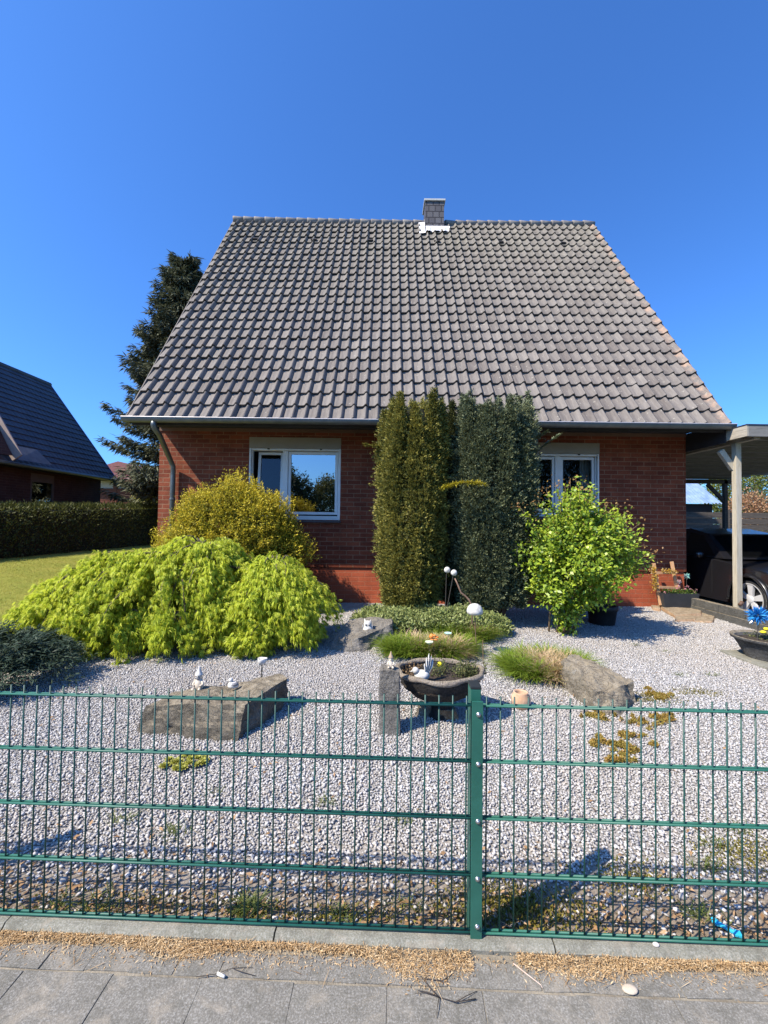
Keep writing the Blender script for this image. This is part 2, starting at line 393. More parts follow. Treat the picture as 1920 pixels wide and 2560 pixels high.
# dry blossom and needle litter along the kerb
UPV = np.array([0, 0, 1.0])
def litter():
    g = np.random.default_rng(11); n = 34000
    s = g.uniform(-2.0, 2.0, n); b = g.normal(-.066, .014, n)
    wid = 0.22 + .3 * np.clip(np.sin(s * 13) * np.sin(s * 9 + 1), 0, 1) + 1.05 * np.exp(-((s - .16) / .13) ** 2) + 0.8 * np.exp(-((s + .68) / .16) ** 2) + 0.8 * np.exp(-((s - .72) / .16) ** 2) + 0.45 * np.clip(np.sin(s * 3.1 + .6) * .6 + np.sin(s * 7.3) * .4 + .35, 0, 1)
    gap = (np.abs(s - .40) < .08) | (np.abs(s + 1.62) < .08)
    b = np.where(g.random(n) < .14, g.normal(-.078, .026, n), -.046 - np.abs(b + .046) * wid * 1.35)
    k = (~gap | (g.random(n) < .05)) & (b < -.043) & (b > -.19); s, b = s[k], b[k]; n = len(s)
    P = np.array([0, 1.552, 0]) + s[:, None] * np.array(fd) + b[:, None] * np.array(fn)
    P[:, 2] = PZ + .002 + g.random(n) ** 2 * .014 * np.exp(-((b + .06) / .022) ** 2)
    D = rvec(n, g) * np.array([1, 1, .28]); N = rvec(n, g) * .6 + np.array([0, 0, 1.0])
    L = Leaves(); L.add(P, D, N, g.uniform(.004, .018, n), g.uniform(.0012, .0036, n), .5)
    st = g.random(n) < .012; L.add(P[st] + UPV * .004, rvec(st.sum(), g) * np.array([1, .5, .03]), np.tile(UPV, (st.sum(), 1)), g.uniform(.03, .08, st.sum()), .0018, .2)
    o = L.build('dry_litter', leafmat('dry_straw', [(0.08, (0.16, 0.09, 0.04)), (0.28, (0.42, 0.26, 0.12)), (0.55, (0.62, 0.43, 0.23)), (0.8, (0.72, 0.57, 0.36)), (1.0, (0.78, 0.70, 0.54))], 0.2, .8, 12))
    tag(o, 'dry orange blossom and straw litter lying along the kerb', 'litter', kind='stuff')
    # old leaves and straw caught behind the fence
    n = 1300; x = g.uniform(-2.1, 2.1, n); y = FY(x) + .05 + np.abs(g.normal(0, .16, n))
    P = np.stack([x, y, H(x, y) + g.uniform(.004, .022, n)], 1); L = Leaves()
    L.add(P, rvec(n, g) * np.array([1, 1, .25]), rvec(n, g) * .7 + np.array([0, 0, 1]), g.uniform(.012, .045, n), g.uniform(.004, .018, n), .3)
    o = L.build('dead_leaves', leafmat('dead_leaf', [(0.0, (0.12, 0.07, 0.035)), (0.4, (0.32, 0.19, 0.09)), (0.75, (0.48, 0.31, 0.17)), (1.0, (0.62, 0.52, 0.40))], .15, .8, 9))
    tag(o, 'brown dead leaves scattered on the soil behind the fence', 'leaves', kind='stuff')
    n = 900; x = g.uniform(-4.2, 4.6, n); y = g.uniform(1.9, 7.4, n); k = (np.abs(x) < y); x, y = x[k], y[k]; n = len(x); P = np.stack([x, y, H(x, y) + .016], 1); L = Leaves()
    L.add(P, rvec(n, g) * np.array([1, 1, .2]), rvec(n, g) * .5 + UPV, g.uniform(.015, .04, n), g.uniform(.005, .016, n), .35)
    o = L.build('fallen_leaves', bpy.data.materials['dead_leaf']); tag(o, 'small dry fallen leaves strewn thinly over the gravel', 'leaves', kind='stuff')
    # moss
    P = []; 
    for cx, cy, rx, ry, k in ((.45, 1.72, .3, .12, 1500), (.62, 1.68, .25, .1, 900), (-.2, 1.66, .4, .05, 500), (1.1, 1.85, .22, .1, 600), (1.75, 2.0, .3, .12, 900), (-1.0, 1.7, .5, .06, 500), (2.6, 2.5, .3, .2, 700),
                           (1.95, 3.9, .3, .22, 1000), (2.35, 3.75, .3, .16, 700), (2.9, 3.9, .25, .1, 400)):
        P.append(np.stack([g.normal(cx, rx * .5, k), g.normal(cy, ry * .5, k)], 1))
    P = np.concatenate(P); n = len(P); P = np.stack([P[:, 0], P[:, 1], H(P[:, 0], P[:, 1]) + .004 + g.uniform(0, .014, n)], 1)
    L = Leaves(); L.add(P, rvec(n, g) + np.array([0, 0, .8]), rvec(n, g), g.uniform(.008, .02, n), g.uniform(.005, .010, n))
    o = L.build('moss', leafmat('moss', [(0.1, (0.07, 0.075, 0.012)), (0.5, (0.19, 0.165, 0.03)), (0.9, (0.32, 0.26, 0.06))], .2, .9, 8))
    tag(o, 'yellow green moss growing in patches on the soil and gravel', 'moss', kind='stuff')
litter()
# ------------------------------------------------------------------ brick house
def m_brick(name, a, b, mortar, bw=0.25, bh=0.0833, off=0.5):
    m = mat(name, a, 0.85, 0, 0.2); t = NT(m)
    s = t.new('ShaderNodeSeparateXYZ'); t.link(t.coord(), s.inputs[0])
    c = t.new('ShaderNodeCombineXYZ'); t.link(t.math('ADD', s.outputs[0], s.outputs[1]), c.inputs[0]); t.link(s.outputs[2], c.inputs[1])
    k = t.new('ShaderNodeTexBrick', offset=off); t.link(c.outputs[0], k.inputs['Vector'])
    t.set(k, Scale=1.0, Mortar_Size=0.0075, Mortar_Smooth=0.25, Bias=0.0, Brick_Width=bw, Row_Height=bh)
    k.inputs['Color1'].default_value = (*a, 1); k.inputs['Color2'].default_value = (*b, 1); k.inputs['Mortar'].default_value = (*mortar, 1)
    f = t.noise(3, 6, 0.65); f2 = t.noise(70, 4)
    col = t.mix(t.ramp(f, [(.35, (0, 0, 0)), (.7, (.65, .65, .65))]), k.outputs['Color'], tuple(v * 0.45 for v in a))
    col = t.mix(0.2, col, t.ramp(f2, [(0.3, tuple(v * .5 for v in a)), (0.7, tuple(min(1, v * 1.5) for v in b))]))
    t.color(col); bp = t.bump(t.math('ADD', t.math('MULTIPLY', k.outputs['Fac'], -1.0), t.math('MULTIPLY', f2, .25)), 0.7, 0.008); return m
M_BRICK_SHADED = m_brick('red_brick_shaded', (0.17, 0.042, 0.024), (0.31, 0.085, 0.042), (0.34, 0.21, 0.13))  # wall tone darkened for the shade under the eave; plinth gets a brighter copy
M_BRICK2 = m_brick('dark_brick', (0.06, 0.032, 0.026), (0.085, 0.045, 0.035), (0.10, 0.075, 0.06))
M_ZINC = mottled('grey_metal', (0.11, 0.125, 0.13), (0.17, 0.185, 0.185), 6, 0.42, 0.05, 30, 0.6, spec=0.5)
M_ZEDGE = mottled('pale_metal_edge', (0.5, 0.48, 0.5), (0.6, 0.58, 0.6), 6, 0.5, 0.05, 30, 0.3)
M_BOARD = mottled('dark_soffit_board', (0.035, 0.035, 0.04), (0.055, 0.052, 0.055), 4, 0.7)
M_UPVC = mottled('window_frame_plastic', (0.80, 0.79, 0.75), (0.86, 0.85, 0.82), 5, 0.4, 0.0)
M_BOXC = mottled('shutter_box_aluminium', (0.30, 0.265, 0.21), (0.35, 0.31, 0.25), 5, 0.5, 0.0)
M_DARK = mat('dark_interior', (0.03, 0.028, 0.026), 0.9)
M_CURT = mottled('curtain_cloth', (0.55, 0.55, 0.52), (0.7, 0.7, 0.68), 9, 0.9, 0.3, 20)
def m_glass(name, fac, tint=(0.03, 0.035, 0.04)):
    m = mat(name, tint, 0.05); t = NT(m)
    gl = t.new('ShaderNodeBsdfGlossy'); gl.inputs[1].default_value = 0.015; gl.inputs[0].default_value = (0.95, .97, 1, 1)
    tr = t.new('ShaderNodeBsdfTransparent'); tr.inputs[0].default_value = (.55, .58, .56, 1)
    b = t.new('ShaderNodeBump'); t.set(b, Strength=0.02, Distance=0.02); t.link(t.noise(1.6, 1), b.inputs['Height']); t.link(b.outputs[0], gl.inputs['Normal'])
    mx = t.new('ShaderNodeMixShader'); mx.inputs[0].default_value = fac
    t.link(tr.outputs[0], mx.inputs[1]); t.link(gl.outputs[0], mx.inputs[2]); t.link(mx.outputs[0], t.n['Material Output'].inputs[0]); return m
M_GLASS = m_glass('window_glass', 0.42)
M_GLASS2 = m_glass('window_glass_dim', 0.12); M_GLASS3 = m_glass('window_glass_dark', 0.05)

WY = 7.95; EY = 6.97                          # front wall, eave edge
xl, xr = at(396, 1200, WY).x, at(1716, 1250, WY).x
xl, xr = (-4.28, 5.72)
ex0, ex1 = at(318, 1045, EY), at(1832, 1060, EY)
EX0, EX1, EZ = -4.31, 5.76, 3.225
RYY = 11.56; RZ = at(985, 556, RYY).z
SL = Vector((0, RYY - EY, RZ - EZ)); SLL = SL.length; SD = SL / SLL; SNv = Vector((0, -SD.z, SD.y))
BY = RYY + (RYY - WY)                         # rear wall
house = thing('brick_house', 'red brick house with a steep grey tiled roof and two front windows', 'house', (0.7, WY, 0))
PLZ = 0.68                                    # top of the plinth
# window openings from the photograph
wA = (at(622, 1200, WY).x, at(851, 1200, WY).x, at(740, 1299, WY).z, at(740, 1094, WY).z)
wB = (at(1303, 1200, WY).x, at(1498, 1200, WY).x, at(1400, 1292, WY).z, at(1400, 1107, WY).z)
wz = EZ - .12
def wall_front(mb, y, x0, x1, z0, z1, holes, depth):
    xs = sorted({x0, x1, *[h[0] for h in holes], *[h[1] for h in holes]}); zs = sorted({z0, z1, *[h[2] for h in holes], *[h[3] for h in holes]})
    for i in range(len(xs) - 1):
        for j in range(len(zs) - 1):
            cx, cz = (xs[i] + xs[i + 1]) / 2, (zs[j] + zs[j + 1]) / 2
            if any(h[0] < cx < h[1] and h[2] < cz < h[3] for h in holes): continue
            mb.quad((xs[i], y, zs[j]), (xs[i + 1], y, zs[j]), (xs[i + 1], y, zs[j + 1]), (xs[i], y, zs[j + 1]))
    for a, b, c, d in holes:
        mb.quad((a, y, c), (b, y, c), (b, y + depth, c), (a, y + depth, c)); mb.quad((a, y, d), (b, y, d), (b, y + depth, d), (a, y + depth, d))
        mb.quad((a, y, c), (a, y, d), (a, y + depth, d), (a, y + depth, c)); mb.quad((b, y, c), (b, y, d), (b, y + depth, d), (b, y + depth, c))
wl_ = MB(); wall_front(wl_, WY, xl, xr, PLZ, wz + .35, [wA, wB], .2)
gab = [(WY, PLZ), (BY, PLZ), (BY, 4.5), (RYY, RZ - .25), (WY, 4.5)]
for x in (xl, xr): wl_.add([(x, y, z) for y, z in gab], [(0, 1, 2, 3, 4)])
wl_.quad((xl, BY, PLZ), (xr, BY, PLZ), (xr, BY, 4.5), (xl, BY, 4.5))
wl_.quad((xl, WY, PLZ), (xr, WY, PLZ), (xr, WY + .06, PLZ), (xl, WY + .06, PLZ))
wl_.build('wall', M_BRICK_SHADED, house)
MB().box(xl + .025, xr - .025, WY + .025, BY - .025, -.15, PLZ - .012).build('plinth', m_brick('plinth_brick_lit', (0.42, 0.095, 0.045), (0.50, 0.125, 0.06), (0.42, 0.17, 0.10)), house)  # plinth in a brighter copy of the wall brick, sunlight put into the colour
MB().box(xl + .2, xr - .2, WY + .9, WY + 1.0, .3, 3.4).build('dark_room_sheet', M_DARK, house)  # near-black sheet, the unlit room's darkness put into its colour

# roof: every tile a lapped S-profile, all one roof surface
ROWS, COLS = 24, 50
def m_tile():
    m = mat('concrete_tile', (0.25, 0.22, 0.215), 0.72, 0, 0.35); t = NT(m)
    c = t.ramp(t.island(), [(0.0, (0.105, 0.088, 0.08)), (0.3, (0.152, 0.134, 0.121)), (0.8, (0.185, 0.165, 0.15)), (1.0, (0.235, 0.212, 0.19))])
    mp = t.new('ShaderNodeMapping'); t.link(t.coord(), mp.inputs[0]); mp.inputs['Scale'].default_value = (14, 1.5, 1.5)
    streak = t.noise(3.0, 5, 0.7, mp.outputs[0])
    c = t.mix(0.45, c, t.ramp(streak, [(0.3, (0.085, 0.072, 0.066)), (0.5, (0.165, 0.147, 0.132)), (0.72, (0.26, 0.237, 0.213))]))
    big = t.noise(0.8, 5, 0.6); s = t.new('ShaderNodeSeparateXYZ'); t.link(t.coord(), s.inputs[0])
    mr = t.new('ShaderNodeMapRange'); t.link(s.outputs[2], mr.inputs[0]); mr.inputs[1].default_value = 5.2; mr.inputs[2].default_value = 9.5
    lich = t.math('MULTIPLY', t.math('MULTIPLY', big, mr.outputs[0]), 1.15, True)
    c = t.mix(lich, c, t.ramp(t.noise(9, 5, .7), [(0.35, (0.09, 0.08, 0.062)), (0.55, (0.18, 0.165, 0.13)), (0.72, (0.34, 0.32, 0.25))]))
    sp = t.math('GREATER_THAN', t.noise(17, 4, .6), 0.66)
    c = t.mix(t.math('MULTIPLY', sp, .55), c, (0.40, 0.38, 0.32))
    mx = t.new('ShaderNodeMapRange'); t.link(s.outputs[0], mx.inputs[0]); mx.inputs[1].default_value = EX1 - .26; mx.inputs[2].default_value = EX1 - .12
    c = t.mix(t.math('MULTIPLY', mx.outputs[0], t.ramp(t.noise(4, 5, .7), [(.45, (0, 0, 0)), (.65, (.7, .7, .7))])), c, (0.44, 0.29, 0.20))
    t.color(c); t.bump(t.noise(160, 3, .6), 0.15, 0.004); return m
M_TILE = m_tile()
def tile_roof(x0, x1, e, d, nrm, length, rows, cols, m, parent, name='roof', amp=.038):
    """e: eave line point, d: up the slope, nrm: outward normal."""
    e, d, nrm = np.array(e), np.array(d), np.array(nrm); g = np.random.default_rng(2)
    u = np.array([0, .06, .25, .46, .56, .66, .75, .83, .90, .96, 1])
    # S profile: wide shallow trough, then a roll on the right-hand side
    prof = np.interp(u, [0, .06, .25, .46, .56, .66, .75, .83, .90, .96, 1], np.array([-.62, -.5, -.56, -.48, -.1, .62, 1.0, .82, .1, -.6, -.66]) * amp)
    tw = (x1 - x0) / cols; gd = length / rows; V = []; Fq = []; k = 0; nu = len(u)
    for r in range(rows):
        for c in range(cols):
            js = g.normal(0, .004) + (g.random() < .02) * .012; jn = g.normal(0, .0035)
            X = x0 + (c + u) * tw
            X = np.minimum(X, x0 + (c + 1) * tw - .0015)
            lowlift, toplift = .050, .004
            low = r * gd - (.0 if r else .02) + js; top = (r + 1) * gd + .04
            def line(s, lift, sc=1.0):
                p = e[None] + d[None] * s + nrm[None] * (prof * sc + lift + jn)[:, None]; p = p.copy(); p[:, 0] = X; return p
            a = line(low, lowlift - .024); b = line(low, lowlift); mid = line(low + .012, lowlift + .002); t = line(min(top, length), toplift)
            V += [a, b, mid, t]
            for L in range(3):
                i = k + L * nu + np.arange(nu - 1); Fq.append(np.stack([i, i + 1, i + nu + 1, i + nu], 1))
            k += 4 * nu
    return npmesh(name, np.concatenate(V), np.concatenate(Fq), m, parent, smooth=False)
roof = tile_roof(EX0, EX1, (0, EY, EZ), SD, SNv, SLL - .05, ROWS, COLS, M_TILE, house)
roof.data.polygons.foreach_set('use_smooth', np.ones(len(roof.data.polygons), bool)); 
try: roof.data.set_sharp_from_angle(angle=R(40))
except Exception: pass
rs = MB()
rs.prismx([(EY + .12, EZ + .11), (RYY, RZ - .05), (2 * RYY - EY - .03, EZ - .03), (2 * RYY - EY - .03, EZ - .14), (RYY, RZ - .22), (EY + .2, EZ + .10), (EY + .12, EZ + .10)], EX0 + .03, EX1 - .03)
rs.build('roof_deck', M_BOARD, house)
MB().add([(EX0, RYY + .02, RZ + .02), (EX1, RYY + .02, RZ + .02), (EX1, 2 * RYY - EY, EZ), (EX0, 2 * RYY - EY, EZ)], [(0, 1, 2, 3)]).build('rear_roof', M_TILE, house)
rt = MB(); nr = 34; rw = (EX1 - EX0) / nr
for i in range(nr):
    x0 = EX0 + i * rw; sag = -.05 * math.sin(math.pi * min(1, (i + .5) / nr)) * .8
    pts = [(x0, RYY, RZ + .005 + sag), (x0 + rw * .15, RYY, RZ + .008 + sag), (x0 + rw + .02, RYY, RZ - .004 + sag)]
    rt.tube(pts, [.105, .1, .088], 12)
rt.build('ridge_tiles', mottled('ridge_tile', (.16, .145, .14), (.30, .28, .25), 10, .8, .2, 60), house, True)
# verge boards
for x, nm in ((EX0 - .008, 'verge_board'), (EX1 + .008, 'verge_board')):
    v = MB(); a = Vector((x, EY - .02, EZ - .01)); b = Vector((x, RYY, RZ - .03))
    v.obox((a + b) / 2 + SNv * -.05, (.008, 0, 0), (b - a) / 2, SNv * .07); v.build(nm, M_TILE, house)
# soffit, fascia, gutter, downpipe
MB().box(EX0 + .04, EX1 - .04, EY + .10, WY - .003, EZ + .065, EZ + .095).build('soffit', M_BOARD, house)
MB().box(EX0 + .04, EX1 - .04, EY + .075, EY + .098, EZ - .10, EZ + .105).build('fascia', M_BOARD, house)
MB().box(xl, xr, WY - .02, WY - .004, EZ + .0, EZ + .063).build('frieze_board', mottled('brown_board', (.16, .09, .06), (.2, .12, .08), 5, .7), house)
gt = MB(); n = 10; GZ = EZ - .005; gy = EY - .055; r0 = .062
prof = [(gy - r0 * math.cos(math.pi * i / n), GZ - r0 * 1.25 * math.sin(math.pi * i / n)) for i in range(n + 1)]
profi = [(gy - (r0 - .006) * math.cos(math.pi * i / n), GZ - (r0 - .006) * 1.2 * math.sin(math.pi * i / n)) for i in range(n + 1)][::-1]
gt.prismx(prof + profi, EX0 - .03, EX1 + .02); gut = gt.build('gutter', M_ZINC, house)
for x in (EX0 - .032, EX1 + .018): MB().prismx(prof, x, x + .004).build('gutter_end', M_ZINC, gut)
MB().tube([(EX0 - .03, gy - r0, GZ + .004), (EX1 + .02, gy - r0, GZ + .004)], .009, 8).build('gutter_lip', M_ZEDGE, gut)
dx0 = at(384, 1062, gy).x; dpx = at(432, 1200, WY - .09).x
dp = [(dx0, gy, GZ - .05), (dx0, gy, GZ - .12), (dx0 + .01, gy + .03, GZ - .18), (dx0 + .03, gy + .12, GZ - .25), (dpx - .03, WY - .2, at(432, 1155, WY).z + .08), (dpx, WY - .09, at(432, 1165, WY).z - .02), (dpx, WY - .09, at(432, 1180, WY).z - .12), (dpx, WY - .09, .0)]
pipe = MB().tube(dp, .046, 12).build('downpipe', M_ZINC, house, True)
for z in (1.9, 1.05): MB().lathe((dpx, WY - .09, z), [(.05, 0), (.053, .01), (.053, .035), (.05, .045)], 12).build('pipe_clamp', M_ZINC, pipe)

# chimney
cy = RYY - .28; cx0, cx1 = at(1063, 540, cy).x, at(1110, 540, cy).x; czt = at(1088, 503, cy).z
def m_slate():
    m = mat('slate_cladding', (.13, .12, .13), 0.6, 0, .4); t = NT(m)
    s = t.new('ShaderNodeSeparateXYZ'); t.link(t.coord(), s.inputs[0]); c = t.new('ShaderNodeCombineXYZ')
    t.link(t.math('ADD', s.outputs[0], s.outputs[1]), c.inputs[0]); t.link(s.outputs[2], c.inputs[1])
    k = t.new('ShaderNodeTexBrick', offset=.35); t.link(c.outputs[0], k.inputs['Vector']); t.set(k, Scale=1.0, Mortar_Size=.012, Mortar_Smooth=.1, Bias=0.0, Brick_Width=.17, Row_Height=.165)
    k.inputs['Color1'].default_value = (.085, .078, .082, 1); k.inputs['Color2'].default_value = (.13, .122, .124, 1); k.inputs['Mortar'].default_value = (.02, .018, .022, 1)
    t.color(k.outputs['Color']); t.bump(t.math('MULTIPLY', k.outputs['Fac'], -1.), .8, .015); return m
ch = MB().box(cx0, cx1, cy, cy + .5, RZ - 1.0, czt).build('chimney', m_slate(), roof)
MB().box(cx0 - .035, cx1 + .035, cy - .035, cy + .535, czt + .002, czt + .05).build('chimney_cap', mottled('cap_concrete', (.45, .46, .45), (.55, .56, .54), 8, .8), ch, False, .008)
M_LEAD = mottled('pale_lead_sheet', (.72, .72, .74), (.85, .84, .84), 7, .55, .25, 25)
fl = MB(); g1 = random.Random(8)
def flash(xa, xb, down, up):                  # sheet dressed over the tiles in front of the chimney
    n = 8; pts = []
    for i in range(n + 1):
        x = xa + (xb - xa) * i / n; f = down + g1.uniform(-.02, .03)
        top = Vector((x, cy - .006, RZ - (RYY - cy) / SL.y * SL.z + .06 + up)); base = Vector((x, cy, RZ - (RYY - cy) / SL.y * SL.z)) + SNv * .05; wv = .028 * math.sin(i * 2.3)
        pts.append([top, base + SNv * (.02 + wv), base - SD * f + SNv * (.012 + wv)])
    for i in range(n):
        for j in range(2): fl.quad(pts[i][j], pts[i + 1][j], pts[i + 1][j + 1], pts[i][j + 1])
flash(cx0 + .02, cx1 + .16, .2, .06)
def flash_side(xa, xb):
    a = Vector((0, cy, RZ - (RYY - cy) / SL.y * SL.z)) + SNv * .06
    for s0, s1 in ((-.36, -.12), (-.12, .1), (.1, .34)):
        p0, p1 = a + SD * s0, a + SD * s1
        fl.quad((xa, p0.y, p0.z), (xb, p0.y, p0.z + .02), (xb, p1.y, p1.z + .02), (xa, p1.y, p1.z))
flash_side(cx0 - .17, cx0 - .005)
fl.build('chimney_flashing', M_LEAD, roof)
# roof vents near the ridge
M_VENT = mat('vent_dark', (.05, .045, .045), .8)
for px in (640, 785, 925, 1092, 1250, 1405):
    p = at(px, 606 + (px - 960) * .012, RYY - .72); q = Vector((p.x, EY, EZ)) + SD * ((RYY - .72 - EY) / SD.y) + SNv * .03
    vm = MB(); vm.add([q + Vector((-.07, 0, 0)) - SD * .06 + SNv * .05, q + Vector((.07, 0, 0)) - SD * .06 + SNv * .05, q + Vector((.08, 0, 0)) + SD * .1, q + Vector((-.08, 0, 0)) + SD * .1, q + Vector((-.07, 0, 0)) - SD * .06, q + Vector((.07, 0, 0)) - SD * .06], [(0, 1, 2, 3), (4, 5, 1, 0), (4, 0, 3), (5, 2, 1)]); vm.build('roof_vent', M_VENT, roof)

# windows
def window(h, mull, panes, curtain, glassfacs):
    x0, x1, z0, z1 = h; yf = WY + .05
    fr = MB(); bx = .055; boxh = .21
    zt = z1 - boxh
    fr.box(x0, x0 + bx, yf, yf + .07, z0, zt); fr.box(x1 - bx, x1, yf, yf + .07, z0, zt)
    fr.box(x0 + bx, x1 - bx, yf, yf + .07, z0, z0 + .075); fr.box(x0 + bx, x1 - bx, yf, yf + .07, zt - .04, zt)
    fr.box(mull - .05, mull + .05, yf - .003, yf + .07, z0 + .075, zt - .04)
    wnd = fr.build('window', M_UPVC, house, False, .004)
    MB().box(x0 - .003, x1 + .003, WY - .012, WY + .14, zt + .002, z1).build('shutter_box', M_BOXC, wnd, False, .006)
    MB().box(x0 + .03, x1 - .03, WY + .015, WY + .045, zt - .035, zt - .002).build('shutter_slat', M_UPVC, wnd, False, .004)
    for sx in (x0 + .36, x1 - .38): MB().box(sx - .02, sx + .02, WY - .0, WY + .013, zt - .02, zt + .0).build('shutter_stop', M_DARK, wnd)
    for xx in (x0, x1 - .03): MB().box(xx, xx + .03, WY + .0, WY + .048, z0 - .03, zt).build('shutter_rail', M_UPVC, wnd, False, .003)
    for (a, b, tilt), gf in zip(panes, glassfacs):
        sa = MB(); s = .05; za, zb = z0 + .1, zt - .05; yy = yf + .015
        def tl(x, y, z): return (x, y - tilt * 0 + tilt * (z - za) / (zb - za), z)
        for bxx in ((a, a + s, za, zb), (b - s, b, za, zb), (a + s, b - s, za, za + s), (a + s, b - s, zb - s, zb)):
            vs = MB().box(bxx[0], bxx[1], yy, yy + .05, bxx[2], bxx[3]); sa.add([tl(*v) for v in vs.v], vs.f)
        so_ = sa.build('sash', M_UPVC, wnd, False, .003)
        p = [tl(a + s * .8, yy + .025, za + s * .8), tl(b - s * .8, yy + .025, za + s * .8), tl(b - s * .8, yy + .025, zb - s * .8), tl(a + s * .8, yy + .025, zb - s * .8)]
        MB().quad(*p).build('pane', gf, wnd)
    MB().box(x0 - .02, x1 + .02, WY - .05, WY + .06, z0 - .05, z0 - .012).build('sill', mottled('sill_stone', (.07, .06, .06), (.1, .09, .09), 9, .6), wnd)
    for (a, b) in curtain:
        c = MB(); n = 24
        for i in range(n):
            xa, xb = a + (b - a) * i / n, a + (b - a) * (i + 1) / n; f = lambda q: WY + .28 + .025 * math.sin(q * 95)
            c.quad((xa, f(xa), z0 + .05), (xb, f(xb), z0 + .05), (xb, f(xb), zt), (xa, f(xa), zt))
        c.build('curtain', M_CURT, wnd, True)
    return wnd
mA = at(711, 1200, WY).x
window(wA, mA, [(wA[0] + .13, mA - .06, .10), (mA + .055, wA[1] - .06, 0)], [], [M_GLASS3, M_GLASS])
mB = at(1397, 1200, WY).x
window(wB, mB, [(wB[0] + .06, mB - .055, 0), (mB + .055, wB[1] - .06, 0)], [(wB[1] - .24, wB[1] - .06), (mB - .02, mB + .12)], [M_GLASS3, M_GLASS3])
# ------------------------------------------------------------------ fence
M_GREEN = mottled('green_coated_steel', (0.016, 0.098, 0.070), (0.026, 0.135, 0.098), 10, 0.45, 0.05, 60, spec=0.45)
M_GREEN_SHADED = mottled('shaded_green_coated_rod', (0.010, 0.055, 0.046), (0.014, 0.075, 0.06), 10, 0.42, 0.05, 60, spec=0.45)  # same coating made darker: the rods' shaded side put into the colour
M_STEEL = mat('zinc_bolt', (0.55, 0.56, 0.58), 0.35, 0.9)
M_CAP = mat('black_cap', (0.022, 0.026, 0.028), 0.5)
px_post = 0.345; s_post = px_post / fd.x
fence = thing('wire_mesh_fence', 'low dark green double rod wire fence along the pavement', 'fence', FP(s_post, 0, .07))
BZ = at(1180, 2327, FY(.33)).z; DZ = BZ - .085
def panel(s0, s1):
    mb = MB(); n = int(round((s1 - s0) / .05)); off = ((s1 - s0) - (n - 1) * .05) / 2
    for k in range(5):
        z = BZ + .2 * k
        for b in (-.0065, .0065): mb.tube([FP(s0, b, z), FP(s1, b, z)], .0041, 8)
    rods = MB()
    for i in range(n):
        s = s0 + off + i * .05; rods.tube([FP(s, 0, BZ - .004), FP(s + random.uniform(-.0006, .0006), 0, BZ + .4), FP(s, 0, BZ + .832)], .0031, 6)
    p = mb.build('mesh_panel', M_GREEN, fence, True); rods.build('vertical_rods', M_GREEN_SHADED, p, True)
SP = 2.52
panel(s_post - SP + .016, s_post - .018); panel(s_post + .018, s_post + SP - .016)
panel(s_post - 2 * SP + .016, s_post - SP - .018)
def post(s):
    def ob(mb, s0, s1, b0, b1, z0, z1):
        c = Vector(FP((s0 + s1) / 2, (b0 + b1) / 2, (z0 + z1) / 2)); mb.obox(c, fd * (s1 - s0) / 2, fn * (b1 - b0) / 2, (0, 0, (z1 - z0) / 2)); return mb
    p = ob(MB(), s - .019, s + .019, .014, .074, -.2, .935 + DZ).build('post', M_GREEN, fence, False, .003)
    ob(MB(), s - .020, s + .020, .013, .075, .935 + DZ, .947 + DZ).build('post_cap', M_CAP, p, False, .004)
    ob(MB(), s - .020, s + .020, -.020, -.0135, .050 + DZ, .905 + DZ).build('clamp_bar', M_GREEN, p, False, .0015)
    for z in (.145, .285, .485, .685, .835, .105 + .02):
        pass
    for z in (BZ + .035, BZ + .2 - .02 + .0, BZ + .4 - .02, BZ + .6 - .02, BZ + .8 - .045):
        c = Vector(FP(s + .003, -.0205, z + .02 if z > BZ + .1 else z)); b = MB()
        b.tube([c, c - fn * .0035], .0085, 12); b.tube([c - fn * .003, c - fn * .0075], [.0075, .0035], 10); b.build('bolt', M_STEEL, p, True)
for k in (-1, 0, 1): post(s_post + SP * k)

# ------------------------------------------------------------------ stones
def m_rock(name, a, b, c3, lich=(0.62, 0.60, 0.55), amt=0.62, sc=5, top=.8):
    m = mat(name, a, 0.88, 0, .2); t = NT(m)
    f = t.noise(sc, 8, .68, dist=.6); c = t.ramp(f, [(0.28, a), (0.5, b), (0.72, c3)])
    f2 = t.noise(11, 6, .7, dist=.4)
    c = t.mix(t.ramp(f2, [(amt, (0, 0, 0)), (amt + .07, (.75, .75, .75))]), c, lich)
    c = t.mix(.35, c, t.ramp(t.noise(80, 4, .7), [(.3, tuple(v * .5 for v in a)), (.7, c3)]))
    nz = t.new('ShaderNodeSeparateXYZ'); t.link(t.new('ShaderNodeNewGeometry').outputs['True Normal'], nz.inputs[0])
    c = t.mix(t.ramp(t.math('ADD', nz.outputs[2], t.math('MULTIPLY', t.noise(6, 5), .5)), [(.75, (0, 0, 0)), (1.1, (top, top, top))]), c, t.ramp(t.noise(14, 6, .7), [(.3, (.17, .14, .10)), (.5, (.36, .30, .21)), (.7, (.47, .41, .31))]))
    t.color(c); vo = t.new('ShaderNodeTexVoronoi', feature='DISTANCE_TO_EDGE'); t.set(vo, Scale=5.0); wv = t.new('ShaderNodeVectorMath', operation='ADD'); nz2 = t.new('ShaderNodeTexNoise'); t.set(nz2, Scale=4.0, Detail=5.0); t.link(t.coord(), nz2.inputs['Vector']); t.link(t.coord(), wv.inputs[0]); t.link(nz2.outputs['Color'], wv.inputs[1]); t.link(wv.outputs[0], vo.inputs['Vector'])
    crack = t.math('MULTIPLY', t.ramp(vo.outputs['Distance'], [(0.0, (1, 1, 1)), (.02, (0, 0, 0))]), -.22)
    t.bump(t.math('ADD', t.noise(26, 8, .75), crack), 1.0, .04); return m
